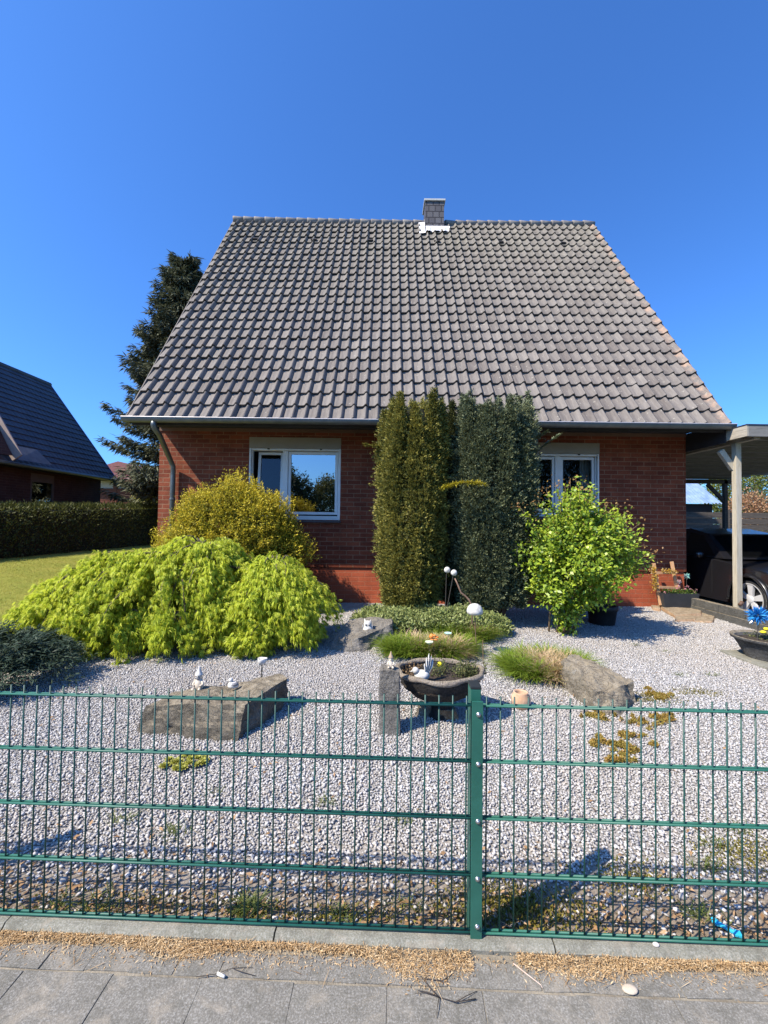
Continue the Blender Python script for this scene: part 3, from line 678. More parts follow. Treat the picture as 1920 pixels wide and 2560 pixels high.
M_ROCK = m_rock('grey_brown_rock', (0.07, 0.062, 0.048), (0.155, 0.138, 0.108), (0.29, 0.255, 0.20))
M_ROCK2 = m_rock('dark_slate_rock', (0.13, 0.123, 0.112), (0.235, 0.222, 0.20), (0.34, 0.32, 0.29), amt=.70, top=.25)
M_ROCK3 = m_rock('pale_rock', (0.19, 0.165, 0.12), (0.29, 0.25, 0.19), (0.38, 0.34, 0.27), (0.75, 0.73, 0.68), .6)
def ring(pts, z): return [(x, y, z if not isinstance(z, (list, tuple)) else z[i]) for i, (x, y) in enumerate(pts)]
# long flat boulder on the left
b0 = gp(322, 1838); b1 = gp(592, 1856); b2 = gp(722, 1768)
topz = lambda p: p
lo = [(b0.x, b0.y, -.06), (b0.x + .35, b0.y - .05, -.06), (b1.x, b1.y - .03, -.06), (b2.x - .03, b2.y - .05, -.06), (b2.x - .12, b2.y + .22, -.06), (b0.x + .55, b0.y + .62, -.06), (b0.x + .05, b0.y + .4, -.06)]
hi = [(b0.x + .06, b0.y + .08, .18), (b0.x + .38, b0.y + .05, .205), (b1.x + .02, b1.y + .10, .215), (b2.x + .01, b2.y - .0, .25), (b2.x - .10, b2.y + .12, .245), (b0.x + .50, b0.y + .42, .215), (b0.x + .14, b0.y + .34, .18)]
rock('boulder', 'long flat brown boulder with a gnome sitting on top', 'boulder', lo, hi, M_ROCK, 3, 4, .03, group='garden boulders')
# slab-like rock by the maple
c0, c1, c2 = gp(815, 1630), gp(905, 1637), gp(985, 1612)
lo = [(c0.x, c0.y, -.05), (c1.x, c1.y, -.05), (c2.x, c2.y, -.05), (c2.x + .02, c2.y + .35, -.05), (c0.x + .25, c0.y + .55, -.05)]
hi = [(c0.x + .05, c0.y + .1, .12), (c1.x - .06, c1.y + .12, .15), (c2.x - .02, c2.y + .06, .27), (c2.x - .02, c2.y + .4, .30), (c0.x + .22, c0.y + .5, .29)]
rock('boulder', 'dark slate boulder with a white owl figure, beside the weeping maple', 'boulder', lo, hi, M_ROCK2, 5, 4, .035, group='garden boulders')
# pale rock on the right
d0, d1, d2 = gp(1422, 1735), gp(1530, 1795), gp(1608, 1765)
lo = [(d0.x, d0.y, -.05), (d1.x - .12, d1.y + .03, -.05), (d1.x + .03, d1.y, -.05), (d2.x + .02, d2.y, -.05), (d2.x - .05, d2.y + .45, -.05), (d0.x + .2, d0.y + .48, -.05), (d0.x + .02, d0.y + .3, -.05)]
hi = [(d0.x + .03, d0.y + .06, .25), (d1.x - .1, d1.y + .09, .20), (d1.x + .02, d1.y + .10, .17), (d2.x - .03, d2.y + .08, .17), (d2.x - .10, d2.y + .36, .21), (d0.x + .24, d0.y + .42, .24), (d0.x + .06, d0.y + .28, .255)]
rock('boulder', 'pale slanted boulder beside the right grass tuft, orange stonecrop around it', 'boulder', lo, hi, M_ROCK3, 9, 4, .045, group='garden boulders')
# standing stone
s0 = gp(974, 1838); hw = .075
col_top = at(974, 1672, s0.y).z
lo = [(s0.x - hw, s0.y, -.05), (s0.x + hw, s0.y - .01, -.05), (s0.x + hw + .01, s0.y + .12, -.05), (s0.x - hw + .01, s0.y + .13, -.05)]
hi = [(s0.x - hw * 1.02, s0.y + .01, col_top), (s0.x + hw * .92, s0.y, col_top), (s0.x + hw * .95, s0.y + .12, col_top - .005), (s0.x - hw, s0.y + .13, col_top + .01)]
rock('stone_column', 'narrow dark grey standing stone left of the planted bowl', 'standing stone', lo, hi, M_ROCK2, 12, 4, .018)

# planted stone bowl on a stone foot
bc = gp(1098, 1800); bY = bc.y + .06
bz = at(1098, 1679, bY).z; bx = at(1098, 1700, bY).x; rx = (at(1205, 1690, bY).x - at(990, 1690, bY).x) / 2
M_BOWL_SHADED = m_rock('bowl_stone_shaded', (0.022, 0.021, 0.021), (0.045, 0.042, 0.04), (0.10, 0.09, 0.08), (.20, .18, .16), .72, top=.2)  # near-black stone: the deep shade on the bowl is put into its colour
bowl = thing('planter_bowl', 'large dark oval stone planter bowl with earth and small plants', 'planter', (bx, bY, 0))
def wob(a, z): return .03 * math.sin(3 * a + 1) + .02 * math.sin(7 * a) + .012 * math.sin(13 * a + z * 30)
sy = .78
MB().lathe((bx, bY, bz), [(rx * .26, -.215), (rx * .44, -.205), (rx * .68, -.16), (rx * .88, -.085), (rx * .98, -.03), (rx * 1.0, -.0), (rx * .975, .012), (rx * .93, .004), (rx * .88, -.06), (rx * .5, -.12), (.01, -.12)], 48, 1, sy, wob).build('bowl', M_BOWL_SHADED, bowl, True)
M_RIM = m_rock('bowl_rim_stone', (.28, .23, .18), (.38, .32, .26), (.46, .40, .33), (.5, .45, .38), .7)
rim = []
for i in range(49):
    a = 2 * math.pi * i / 48; q = 1 + wob(a, 0); rim.append((bx + rx * .975 * q * math.cos(a), bY + rx * .975 * q * sy * math.sin(a), bz + .006 + .006 * math.sin(5 * a)))
MB().tube(rim, [.021 + .004 * math.sin(i * .9) for i in range(49)], 8, False).build('rim', M_RIM, bowl, True)
M_SOIL = mottled('dark_soil', (.028, .021, .016), (.10, .078, .058), 40, .95, 1.0, 60, dist=.03)
MB().lathe((bx, bY, bz - .1), [(rx * .9, 0), (rx * .8, .045), (rx * .4, .065), (.01, .075)], 40, 1, sy, wob).build('soil', M_SOIL, bowl, True)
MB().lathe((bx + .03, bY, 0), [(.12, -.02), (.085, .05), (.07, .10), (.10, bz - .205)], 16, 1.15, .8, wob).build('foot', M_BOWL_SHADED, bowl, True)
def pot_plants(name, cx, cy, z, rx_, ry_, n, m, parent, h=.05, size=(.012, .028), seed=1):
    g = np.random.default_rng(seed); k = g.uniform(0, 2 * np.pi, n); q = np.sqrt(g.random(n))
    hub = g.normal(0, 1, (14, 2)); j = g.integers(0, 14, n)
    P = np.stack([cx + np.clip(hub[j, 0] * .45 + g.normal(0, .14, n), -1, 1) * rx_, cy + np.clip(hub[j, 1] * .45 + g.normal(0, .14, n), -1, 1) * ry_, z + g.random(n) ** 1.5 * h], 1)
    L = Leaves(); L.add(P, rvec(n, g) + np.array([0, 0, .7]), rvec(n, g), g.uniform(*size, n), g.uniform(size[0] * .6, size[1] * .6, n)); return L.build(name, m, parent)
M_POTL = leafmat('pot_foliage', [(.1, (.04, .06, .02)), (.5, (.12, .14, .05)), (.85, (.26, .24, .10)), (1., (.30, .14, .07))], .25, .6, 10)
pot_plants('foliage', bx + .16, bY + .07, bz - .045, .22, .12, 900, M_POTL, bowl, .09, seed=2)
pot_plants('dry_foliage', bx - .25, bY + .05, bz - .05, .15, .1, 420, leafmat('dry_pot_foliage', [(.1, (.10, .06, .03)), (.6, (.24, .17, .09)), (1, (.34, .20, .12))], .2), bowl, .07, seed=3)
MB().ball(at(1099, 1661, bY + .1) - Vector((0, 0, 0)), .021, 12, 8).build('yellow_flower', mottled('yellow_petal', (.75, .62, .02), (.85, .75, .05), 30, .7, .5, 90), bowl, True)
# rough stones holding the foot
for k, (px, py, r, lab, mm) in enumerate(((1062, 1793, .085, 'pale wedge stone under the left side of the bowl', M_ROCK3), (1122, 1803, .10, 'rust coloured wedge stone under the right side of the bowl', m_rock('rust_rock', (.22, .12, .06), (.40, .22, .10), (.5, .36, .22), amt=.75)))):
    p = gp(px, py); a = [(p.x - r, p.y), (p.x + r, p.y - .01), (p.x + r * 1.1, p.y + r), (p.x - r * .8, p.y + r * 1.1)]
    rock('wedge_stone', lab, 'stone', [(x, y, -.03) for x, y in a], [(p.x + (x - p.x) * .6, p.y + .02 + (y - p.y) * .7, .10 - .03 * k) for x, y in a], mm, 20 + k, 3, .015, group='wedge stones under the bowl')

# ------------------------------------------------------------------ figures and ornaments
M_WHITE = mottled('white_ceramic', (.42, .40, .35), (.78, .76, .72), 26, .6, .1, 40)
M_CREAM = mottled('cream_ceramic', (.55, .47, .36), (.68, .60, .48), 14, .6, .1, 40)
M_GREYC = mottled('grey_ceramic', (.16, .16, .17), (.32, .32, .33), 18, .6, .1, 40)
def gnome(p, h, label, hat=M_WHITE, body=M_WHITE, beard=M_GREYC):
    t = thing('garden_gnome', label, 'gnome', p); x, y, z = p; s = h
    b = MB().lathe(p, [(.17 * s, 0), (.21 * s, .06 * s), (.20 * s, .2 * s), (.14 * s, .38 * s), (.10 * s, .43 * s), (.13 * s, .5 * s), (.14 * s, .58 * s), (.10 * s, .66 * s)], 16)
    b.tube([(x - .12 * s, y - .02 * s, z + .38 * s), (x - .22 * s, y - .1 * s, z + .22 * s), (x - .12 * s, y - .19 * s, z + .18 * s)], [.055 * s, .05 * s, .04 * s], 8)
    b.tube([(x + .12 * s, y - .02 * s, z + .38 * s), (x + .22 * s, y - .1 * s, z + .22 * s), (x + .12 * s, y - .19 * s, z + .18 * s)], [.055 * s, .05 * s, .04 * s], 8)
    b.ball((x, y - .14 * s, z + .56 * s), .035 * s, 8, 6)
    b.tube([(x - .09 * s, y - .05 * s, z + .06 * s), (x - .14 * s, y - .3 * s, z + .05 * s), (x - .15 * s, y - .33 * s, z + .1 * s)], [.08 * s, .07 * s, .05 * s], 8)
    b.tube([(x + .09 * s, y - .05 * s, z + .06 * s), (x + .14 * s, y - .3 * s, z + .05 * s), (x + .15 * s, y - .33 * s, z + .1 * s)], [.08 * s, .07 * s, .05 * s], 8)
    b.build('body', body, t, True)
    MB().lathe((x, y, z + .60 * s), [(.17 * s, 0), (.16 * s, .03 * s), (.10 * s, .16 * s), (.05 * s, .28 * s), (.012 * s, .40 * s)], 16).build('hat', hat, t, True)
    MB().lathe((x, y - .10 * s, z + .36 * s), [(.02 * s, 0), (.07 * s, .07 * s), (.10 * s, .16 * s), (.06 * s, .2 * s)], 12, 1, .6).build('beard', beard, t, True)
gY = gp(497, 1768).y + .22
pg = Vector(at(497, 1718, b0.y + .3)); gnome((pg.x, pg.y, pg.z - .01), at(497, 1664, pg.y).z - pg.z + .01, 'white garden gnome with a pointed hat, sitting on the long boulder', M_WHITE, M_CREAM)
p2 = at(583, 1716, b0.y + .3); p2.z = .235; duck = thing('duck_figure', 'tiny white and dark duck figure on the long boulder', 'figurine', p2)
MB().lathe((p2.x, p2.y, p2.z - .012), [(.022, 0), (.034, .015), (.03, .035), (.016, .048)], 14, 1.35, .9).ball((p2.x - .02, p2.y, p2.z + .05), .017, 10, 8).tube([(p2.x - .034, p2.y, p2.z + .048), (p2.x - .05, p2.y, p2.z + .045)], [.007, .003], 6).build('body', M_WHITE, duck, True)
MB().lathe((p2.x + .012, p2.y - .006, p2.z + .008), [(.018, 0), (.028, .01), (.02, .026)], 10, 1.2, 1).build('wing', M_GREYC, duck, True)
for dx in (-.30, .14):                          # two flat pebbles by the figures
    pass
pc = at(977, 1664, s0.y + .05); gnome((pc.x, pc.y, col_top - .004), at(977, 1630, pc.y).z - col_top + .01, 'small weathered gnome with a brown hat on the standing stone', mottled('tan_hat', (.36, .26, .17), (.48, .36, .25), 12, .7), M_CREAM, M_CREAM)
# owl on the dark slate boulder
po = at(919, 1580, c1.y + .36); owl = thing('owl_figure', 'round white owl figure with dark markings on the slate boulder', 'figurine', po)
hz = at(919, 1552, po.y).z - po.z
MB().lathe((po.x, po.y, po.z - .015), [(.05, 0), (.066, .02), (.07, .055), (.06, hz * .62), (.045, hz * .72), (.052, hz * .85), (.04, hz * 1.0), (.015, hz * 1.12)], 18).add([(po.x - .045, po.y, po.z + hz * .85), (po.x - .025, po.y - .015, po.z + hz * .98), (po.x - .043, po.y, po.z + hz * 1.2), (po.x - .02, po.y + .02, po.z + hz * .98)], [(0, 1, 2), (1, 3, 2), (3, 0, 2)]).add([(po.x + .045, po.y, po.z + hz * .85), (po.x + .025, po.y - .015, po.z + hz * .98), (po.x + .043, po.y, po.z + hz * 1.2), (po.x + .02, po.y + .02, po.z + hz * .98)], [(0, 2, 1), (1, 2, 3), (3, 2, 0)]).build('body', M_WHITE, owl, True)
for sx in (-1, 1):
    MB().lathe((po.x + sx * .02, po.y - .046, po.z + hz * .72), [(.003, -.012), (.012, -.006), (.013, .006), (.003, .012)], 10).build('eye', M_GREYC, owl, True)
    MB().lathe((po.x + sx * .058, po.y - .02, po.z + .005), [(.01, 0), (.022, .03), (.018, .07), (.006, .09)], 10, .6, 1).build('wing', M_GREYC, owl, True)
pw = at(893, 1556, c1.y + .62); MB().ball(pw, .035, 10, 8, 1.5, 1, .55).ball(pw + Vector((-.045, -.005, .025)), .022, 8, 6).tube([pw + Vector((.03, 0, .01)), pw + Vector((.075, 0, .03))], [.015, .004], 6).build('bird_figure', M_GREYC, None, True)
tag(bpy.data.objects['bird_figure'], 'small grey and white bird figure behind the owl, against the ground cover', 'figurine')
# white swan-like shell in the bowl
ps = at(1058, 1690, bY - .12); sw = thing('dove_figure', 'white dove figure with raised feathered tail inside the bowl', 'figurine', ps)
f = MB().ball(ps + Vector((-.01, 0, .005)), .052, 14, 10, 1.15, .9, .8).ball(ps + Vector((-.06, -.01, .045)), .026, 10, 8).tube([ps + Vector((-.082, -.012, .043)), ps + Vector((-.10, -.014, .036))], [.009, .002], 6)
f.build('body', M_WHITE, sw, True)
tl_ = MB()
for i, (dx, hz_) in enumerate(((-.005, .10), (.012, .145), (.032, .17), (.052, .15), (.066, .12))):
    a = ps + Vector((dx * .4 + .01, 0, .02)); b = ps + Vector((dx + .012, .012 * i - .02, hz_)); tl_.tube([a, a.lerp(b, .5) + Vector((.006, 0, 0)), a.lerp(b, .85), b], [.012, .017, .013, .003], 8, True, .4)
tl_.build('tail', M_WHITE, sw, True)
# glass flowers and butterfly on thin stakes
def stake(mb, p, z0, r=.0028): mb.tube([(p.x, p.y, z0), (p.x, p.y, p.z)], r, 6)
fo = at(1085, 1594, 4.75)
M_STK = mat('thin_wire', (.10, .09, .08), .6, .5)
t = thing('glass_flower', 'orange flower ornament on a thin wire in the grass tuft', 'garden ornament', (fo.x, fo.y, 0), 'flower ornaments on wires')
mb = MB(); stake(mb, fo, -.02); mb.build('stake', M_STK, t)
pm = MB()
for i in range(5):
    a = 2 * math.pi * i / 5 + .3; q = Vector((math.cos(a), -.35, math.sin(a) * .75)); n_ = 5
    pm.lathe(fo + q * .032, [(.004, -.006), (.026, -.002), (.028, .004), (.006, .012)], 10, 1, .8)
pm.ball(fo + Vector((-.028, -.01, .02)), .026, 10, 8)
pm.build('petals', mottled('orange_glaze', (.75, .20, .04), (.85, .33, .08), 20, .35, 0), t, True)
def cupflower(px, py, Y, name, label, c1, c2):
    p = at(px, py, Y); t = thing('glass_flower', label, 'garden ornament', (p.x, p.y, 0), 'flower ornaments on wires')
    mb = MB(); stake(mb, p, -.02); mb.build('stake', M_STK, t)
    MB().lathe(p, [(.005, -.018), (.022, -.012), (.038, .004), (.046, .014), (.043, .016), (.02, -.004), (.004, -.008)], 18, 1, 1, lambda a, z: .10 * math.sin(6 * a)).ball(p + Vector((0, 0, .002)), .012, 8, 6).build('petals', mottled(name, c1, c2, 25, .3, 0), t, True)
cupflower(1073, 1607, 4.65, 'pale_green_glaze', 'pale green cup flower ornament on a wire before the orange one', (.50, .60, .38), (.70, .75, .55))
cupflower(1120, 1585, 5.1, 'mint_glaze', 'mint blue cup flower ornament on a wire behind the bowl', (.35, .66, .58), (.62, .82, .78))
# ceramic mushroom and the two balls
pm_ = at(1187, 1524, 4.9); t = thing('mushroom_ornament', 'white ceramic mushroom cap on a tall stake behind the bowl', 'garden ornament', (pm_.x, pm_.y, 0))
mb = MB(); mb.tube([(pm_.x + .03, pm_.y, -.02), (pm_.x + .008, pm_.y, .3), (pm_.x, pm_.y, pm_.z - .03)], .006, 8); mb.build('stake', mat('rusty_stake', (.16, .10, .06), .8), t)
MB().lathe(pm_, [(.02, -.05), (.06, -.058), (.088, -.045), (.094, -.02), (.088, .01), (.068, .045), (.035, .066), (.006, .072)], 22).build('cap', M_WHITE, t, True)
bx_ = at(1192, 1640, 4.85)
MB().tube([at(1208, 1660, 4.6), at(1207, 1600, 4.6)], .004, 6).build('garden_stake', mat('brown_stake', (.20, .12, .07), .8)); tag(bpy.data.objects['garden_stake'], 'short bare brown stake beside the mushroom ornament', 'stake')
for px, py, lab in ((1118, 1425, 'upper white ball on a thin stake before the yews'), (1135, 1432, 'lower white ball on a thin stake, touching the curved twig')):
    p = at(px, py, 5.75 if px < 1130 else 5.68); t = thing('ball_ornament', lab, 'garden ornament', (p.x, p.y, 0), 'white balls on stakes')
    mb = MB(); mb.tube([(p.x - (.03 if px < 1130 else .16), p.y, 0), (p.x - .01, p.y, p.z - .03)], .0045, 6); mb.build('stake', M_STK, t)
    MB().ball(p, .043, 16, 12).build('ball', M_WHITE, t, True)
cw = [at(px, py, 5.5) for px, py in ((1137, 1446), (1143, 1458), (1148, 1470), (1152, 1481), (1163, 1490), (1172, 1499), (1178, 1510), (1180, 1524))]
cw.append(Vector((cw[-1].x + .01, cw[-1].y, .05)))
MB().tube(cw, [.008, .010, .012, .011, .012, .012, .011, .010, .009], 8).build('curved_twig', mottled('twig_bark', (.20, .12, .08), (.34, .22, .16), 15, .9), None, True)
tag(bpy.data.objects['curved_twig'], 'curved brown twig rising behind the white mushroom ornament', 'twig')
# half ball on a stake behind the boulder
ph = at(655, 1652, 3.95); t = thing('tulip_ornament', 'white tulip cup on a thin stake behind the long boulder', 'garden ornament', (ph.x, ph.y, 0))
mb = MB(); stake(mb, ph, -.02, .006); mb.build('stake', mat('dark_stake', (.03, .035, .03), .6), t)
MB().lathe(ph, [(.006, -.035), (.028, -.03), (.040, -.01), (.044, .022), (.040, .024), (.03, -.008), (.004, -.02)], 18, 1, 1, lambda a, z: (.16 * math.sin(3 * a + .5) if z > .01 else 0)).build('cup', M_WHITE, t, True)
# clay pot
pk = gp(1302, 1770); pot = thing('clay_pot', 'small pale terracotta pot on the gravel', 'pot', pk)
h = at(1302, 1726, pk.y).z
MB().lathe((pk.x, pk.y, -.01), [(.045, 0), (.068, .03), (.080, .08), (.074, h * .8), (.058, h * .93), (.060, h), (.050, h), (.046, h * .9), (.05, .04), (.01, .03)], 22).build('body', mottled('terracotta', (.45, .27, .16), (.66, .46, .32), 10, .85, .2, 60), pot, True)
# blue clip behind the fence, twigs and bits on the pavement
pb = on(1812, 2322, .012); t = thing('blue_clip', 'bright blue plastic clip lying behind the fence', 'clip', pb)
M_BLUE = mottled('blue_plastic', (.02, .38, .62), (.04, .48, .72), 20, .4, 0)
MB().lathe((pb.x - .018, pb.y + .022, .012), [(.004, 0), (.013, .002), (.013, .010), (.004, .012)], 14, 1, 1.2).obox((pb.x + .002, pb.y, .018), (.024, -.026, 0), (.005, .005, 0), (0, 0, .004)).obox((pb.x + .024, pb.y - .026, .02), (.013, -.004, 0), (.004, .012, 0), (0, 0, .004)).build('clip_body', M_BLUE, t, False, .001)
MB().tube([(pb.x + .002, pb.y + .004, .026), (pb.x + .02, pb.y - .018, .027)], .003, 6).build('clip_spring', M_STEEL, t)
def twig(name, pts, r, label, m):
    mb = MB()
    for pl in pts: mb.tube([on(px, py, PZ + .005 + .004 * math.sin(i * 2)) for i, (px, py) in enumerate(pl)], [r * (1 - .7 * i / len(pl)) for i in range(len(pl))], 6)
    o = mb.build(name, m, None, True); tag(o, label, 'twig', 'twigs on the pavement'); return o
M_TW = mottled('dark_twig', (.035, .03, .028), (.08, .065, .055), 20, .9)
twig('twig', [[(1190, 2497), (1140, 2505), (1098, 2493), (1060, 2481), (1035, 2485)], [(1098, 2493), (1075, 2470), (1052, 2440), (1042, 2430)], [(1098, 2493), (1093, 2520), (1092, 2545)], [(1140, 2505), (1165, 2490), (1192, 2478)], [(1060, 2446), (1105, 2452), (1126, 2438), (1124, 2420)], [(1098, 2493), (1068, 2480), (1045, 2476)]], .0015, 'dark forked twig lying on the pavement slab', M_TW)
twig('twig', [[(490, 2442), (540, 2435), (580, 2420), (632, 2418)], [(580, 2420), (600, 2428), (640, 2440)]], .0012, 'thin dark twig by the litter on the pavement, curved', M_TW)
twig('twig', [[(1283, 2408), (1318, 2436), (1352, 2462), (1356, 2470)]], .0022, 'straight pale bare stick crossing onto the pavement', mottled('pale_stick', (.5, .36, .28), (.68, .56, .48), 20, .8))
p = on(1575, 2478, PZ); MB().ball((p.x, p.y, PZ + .006), .02, 12, 8, 1.25, .8, .35).build('pebble', mottled('tan_pebble', (.50, .42, .32), (.62, .54, .44), 14, .85), None, True); tag(bpy.data.objects['pebble'], 'flat tan pebble lying alone on the pavement', 'pebble')
p = on(552, 2443, PZ); MB().tube([(p.x - .014, p.y + .006, PZ + .006), (p.x + .014, p.y - .004, PZ + .006)], .0045, 8).build('cigarette_end', mat('white_paper', (.75, .73, .68), .8), None, True); tag(bpy.data.objects['cigarette_end'], 'small white paper stub on the pavement by the litter', 'litter')
p = on(1640, 2356, .075); MB().ball((p.x, p.y, .068), .009, 10, 8, 1.3, .9, .6).build('pebble', mottled('white_pebble', (.6, .55, .5), (.75, .7, .66), 14, .85), None, True); tag(bpy.data.objects['pebble.001'], 'whitish pebble resting on the kerb under the fence', 'pebble')
# ------------------------------------------------------------------ plants
UP = np.array([0, 0, 1.0])
def stems(name, base, tops, r, m, parent, g=random):
    mb = MB()
    for tp in tops:
        b = Vector((base[0] + g.uniform(-.06, .06), base[1] + g.uniform(-.06, .06), base[2] - .05)); tp = Vector(tp)
        mid = b.lerp(tp, .5) + Vector((g.uniform(-.05, .05), g.uniform(-.05, .05), .05))
        mb.tube([b, b.lerp(mid, .6), mid, tp], [r, r * .85, r * .65, r * .3], 7)
    return mb.build(name, m, parent, True)
M_BARK = mottled('bark', (.06, .045, .035), (.14, .11, .085), 15, .95, .6, 40)

# weeping maple
def weeping_maple():
    g = np.random.default_rng(21)
    root = gp(430, 1560); root = Vector((-2.55, 5.55, Hf(-2.55, 5.55)))
    t = thing('weeping_maple', 'wide bright lime green weeping cutleaf maple beside the gravel', 'tree', root)
    domes = []   # centre x, y, top z, reach x, reach y front, reach y back, hem z, branches, azimuth window
    def D(px, Y, py, rx_l, rx_r, ryf, ryb, hem, nb): p = at(px, py, Y); domes.append((p.x, Y, p.z, rx_l * 1.06, rx_r * 1.06, ryf * 1.05, ryb, hem, int(nb * .95)))
    D(520, 5.6, 1322, 1.15, .75, .95, .9, .22, 150)
    D(430, 5.35, 1350, 1.0, .75, .95, .8, .12, 120)
    D(685, 5.25, 1372, .45, .70, .62, .8, .22, 150); D(710, 5.05, 1480, .45, .46, .4, .5, .05, 80)
    D(310, 5.25, 1358, .85, .6, .75, .8, .14, 110)
    D(225, 5.15, 1402, .72, .6, .7, .7, .08, 130)
    D(135, 5.15, 1465, .46, .4, .55, .5, .06, 60); D(330, 4.9, 1500, .6, .5, .45, .5, .05, 80); D(560, 5.0, 1470, .35, .3, .35, .4, .06, 50)
    D(640, 4.85, 1560, .38, .2, .22, .3, .03, 34)
    D(440, 4.8, 1510, .5, .3, .3, .4, .06, 40)
    wood = MB(); P, A = [], []
    for (cx, cy, tz, rl, rr, rf, rb, hem, nb) in domes:
        for i in range(nb):
            az = g.uniform(0, 2 * np.pi); c, s = np.cos(az), np.sin(az)
            rx_ = rr if c > 0 else rl; ry_ = rb if s > 0 else rf
            q = g.uniform(.32, 1.06); top = tz - (1 - .85 * (1 - q)) * 0.0 - .30 * q ** 2 * (tz - hem) - g.uniform(0, .12)
            end = max(hem + g.uniform(-.05, .25), top - g.uniform(.25, .85) * (.35 + q))
            zz = Hf(cx, cy)
            pts = []
            for k in range(11):
                u = k / 10; rr_ = q * (1 - (1 - u) ** 1.7); z = top * 1.0 - (top - end) * u ** 2.6 if u > .35 else top - (.35 - u) * .5 * (tz - hem)
                pts.append((cx + c * rx_ * rr_ + .03 * np.sin(5 * u + i), cy + s * ry_ * rr_ + .03 * np.cos(4 * u + i), z))
            pts = np.array(pts)
            if i % 4 == 0: wood.tube([tuple(p) for p in pts], [.012 * (1 - .85 * k / 10) for k in range(11)], 5)
            n = 58
            u = g.uniform(.30, 1.0, n) ** .85; x = u * 10; j = np.clip(x.astype(int), 0, 9); fr = (x - j)[:, None]
            p = pts[j] * (1 - fr) + pts[j + 1] * fr; d = unit(pts[j + 1] - pts[j])
            P.append(p + g.normal(0, [.036, .036, .026], (n, 3)) - UP * g.uniform(0, .035, (n, 1))); out = np.tile([c, s, 0], (n, 1)); A.append(unit(out * .55 + d * .35 + np.array([0, 0, -.75]) + rvec(n, g) * .35))
    P = np.concatenate(P); A = np.concatenate(A); k = P[:, 2] > H(P[:, 0], P[:, 1]) + .015; P, A = P[k], A[k]; n = len(P)
    side = unit(np.cross(A, rvec(n, g))); nrm = unit(np.cross(side, A)); L = Leaves()
    for a in (-1.15, -.62, -.2, .2, .62, 1.15):          # the fingers of each leaf
        d = A * np.cos(a) + side * np.sin(a) - UP * .30; ln = g.uniform(.050, .085, n) * (1 - .26 * abs(a)); L.add(P, d, nrm * .5 + SUNV * .9 + rvec(n, g) * .3, ln, ln * .17, .2)
    L.build('crown', leafmat('maple_leaf', [(.08, (.18, .27, .02)), (.3, (.40, .50, .04)), (.58, (.60, .67, .065)), (.84, (.74, .74, .11)), (1., (.78, .70, .15))], .48, .5, 1.6), t)
    for dx, dy in ((0, 0), (.12, .06), (-.1, .05)):
        wood.tube([(root.x + dx, root.y + dy, root.z - .1), (root.x + dx * 2, root.y + dy, .5), (root.x + dx * 4, root.y - .05, .8), (root.x + dx * 5, root.y, 1.0)], [.06, .05, .035, .015], 8)
    for (cx, cy, tz, *_r) in domes[:6]:
        wood.tube([(root.x, root.y, .35), ((root.x + cx) / 2, (root.y + cy) / 2, tz * .8), (cx, cy, tz * .72)], [.03, .022, .01], 7)
    wood.build('trunk', M_BARK, t, True)
weeping_maple()

# golden shrub
def golden():
    g = np.random.default_rng(31); c = at(580, 1300, 6.95); zt = at(600, 1196, 6.95).z
    cx, cy = c.x, 6.95; rx = (at(782, 1300, 6.9).x - at(395, 1300, 6.9).x) / 2 * .93; cx = at(582, 1300, 6.9).x
    t = thing('golden_conifer', 'round golden yellow shrub under the left window', 'shrub', (cx, cy, Hf(cx, cy)))
    n = 2600; d = rvec(n, g); d[:, 2] = np.abs(d[:, 2]) * g.choice([1, 1, 1, -.35], n); d = unit(d)
    rad = np.array([rx, .70, zt * .52]); cen = np.array([cx, cy, zt * .47])
    lump = 1 + .10 * np.sin(d[:, 0] * 7 + 1) * np.cos(d[:, 2] * 6) + .05 * np.sin(d[:, 1] * 13 + d[:, 0] * 9)
    q = g.uniform(.82, 1.05, n) * lump; tips = cen + d * rad * q[:, None]
    A = unit(d * .75 + UP * .65 + rvec(n, g) * .45)
    Lt, Li = Leaves(), Leaves()
    for i in range(24):
        s = g.uniform(-.16, .03, n); p = tips + A * s[:, None] + g.normal(0, .018, (n, 3))
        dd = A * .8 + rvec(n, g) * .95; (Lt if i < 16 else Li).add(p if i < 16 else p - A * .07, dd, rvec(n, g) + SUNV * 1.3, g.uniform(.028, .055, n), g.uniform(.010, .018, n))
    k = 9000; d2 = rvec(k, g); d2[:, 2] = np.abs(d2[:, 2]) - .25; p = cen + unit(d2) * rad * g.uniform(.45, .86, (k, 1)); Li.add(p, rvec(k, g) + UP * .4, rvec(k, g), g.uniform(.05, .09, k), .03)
    Lt.build('young_shoots', leafmat('golden_needle', [(.1, (.21, .21, .02)), (.3, (.42, .37, .025)), (.6, (.63, .51, .04)), (.9, (.78, .63, .08)), (1., (.82, .70, .22))], .3, .6, 3.0), t)
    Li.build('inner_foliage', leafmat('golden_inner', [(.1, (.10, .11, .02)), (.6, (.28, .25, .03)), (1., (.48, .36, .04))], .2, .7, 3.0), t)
    stems('stem', (cx, cy, Hf(cx, cy)), [(cx + random.uniform(-.6, .6) * rx, cy + random.uniform(-.4, .4), zt * random.uniform(.4, .7)) for _ in range(14)], .022, M_BARK, t)
golden()

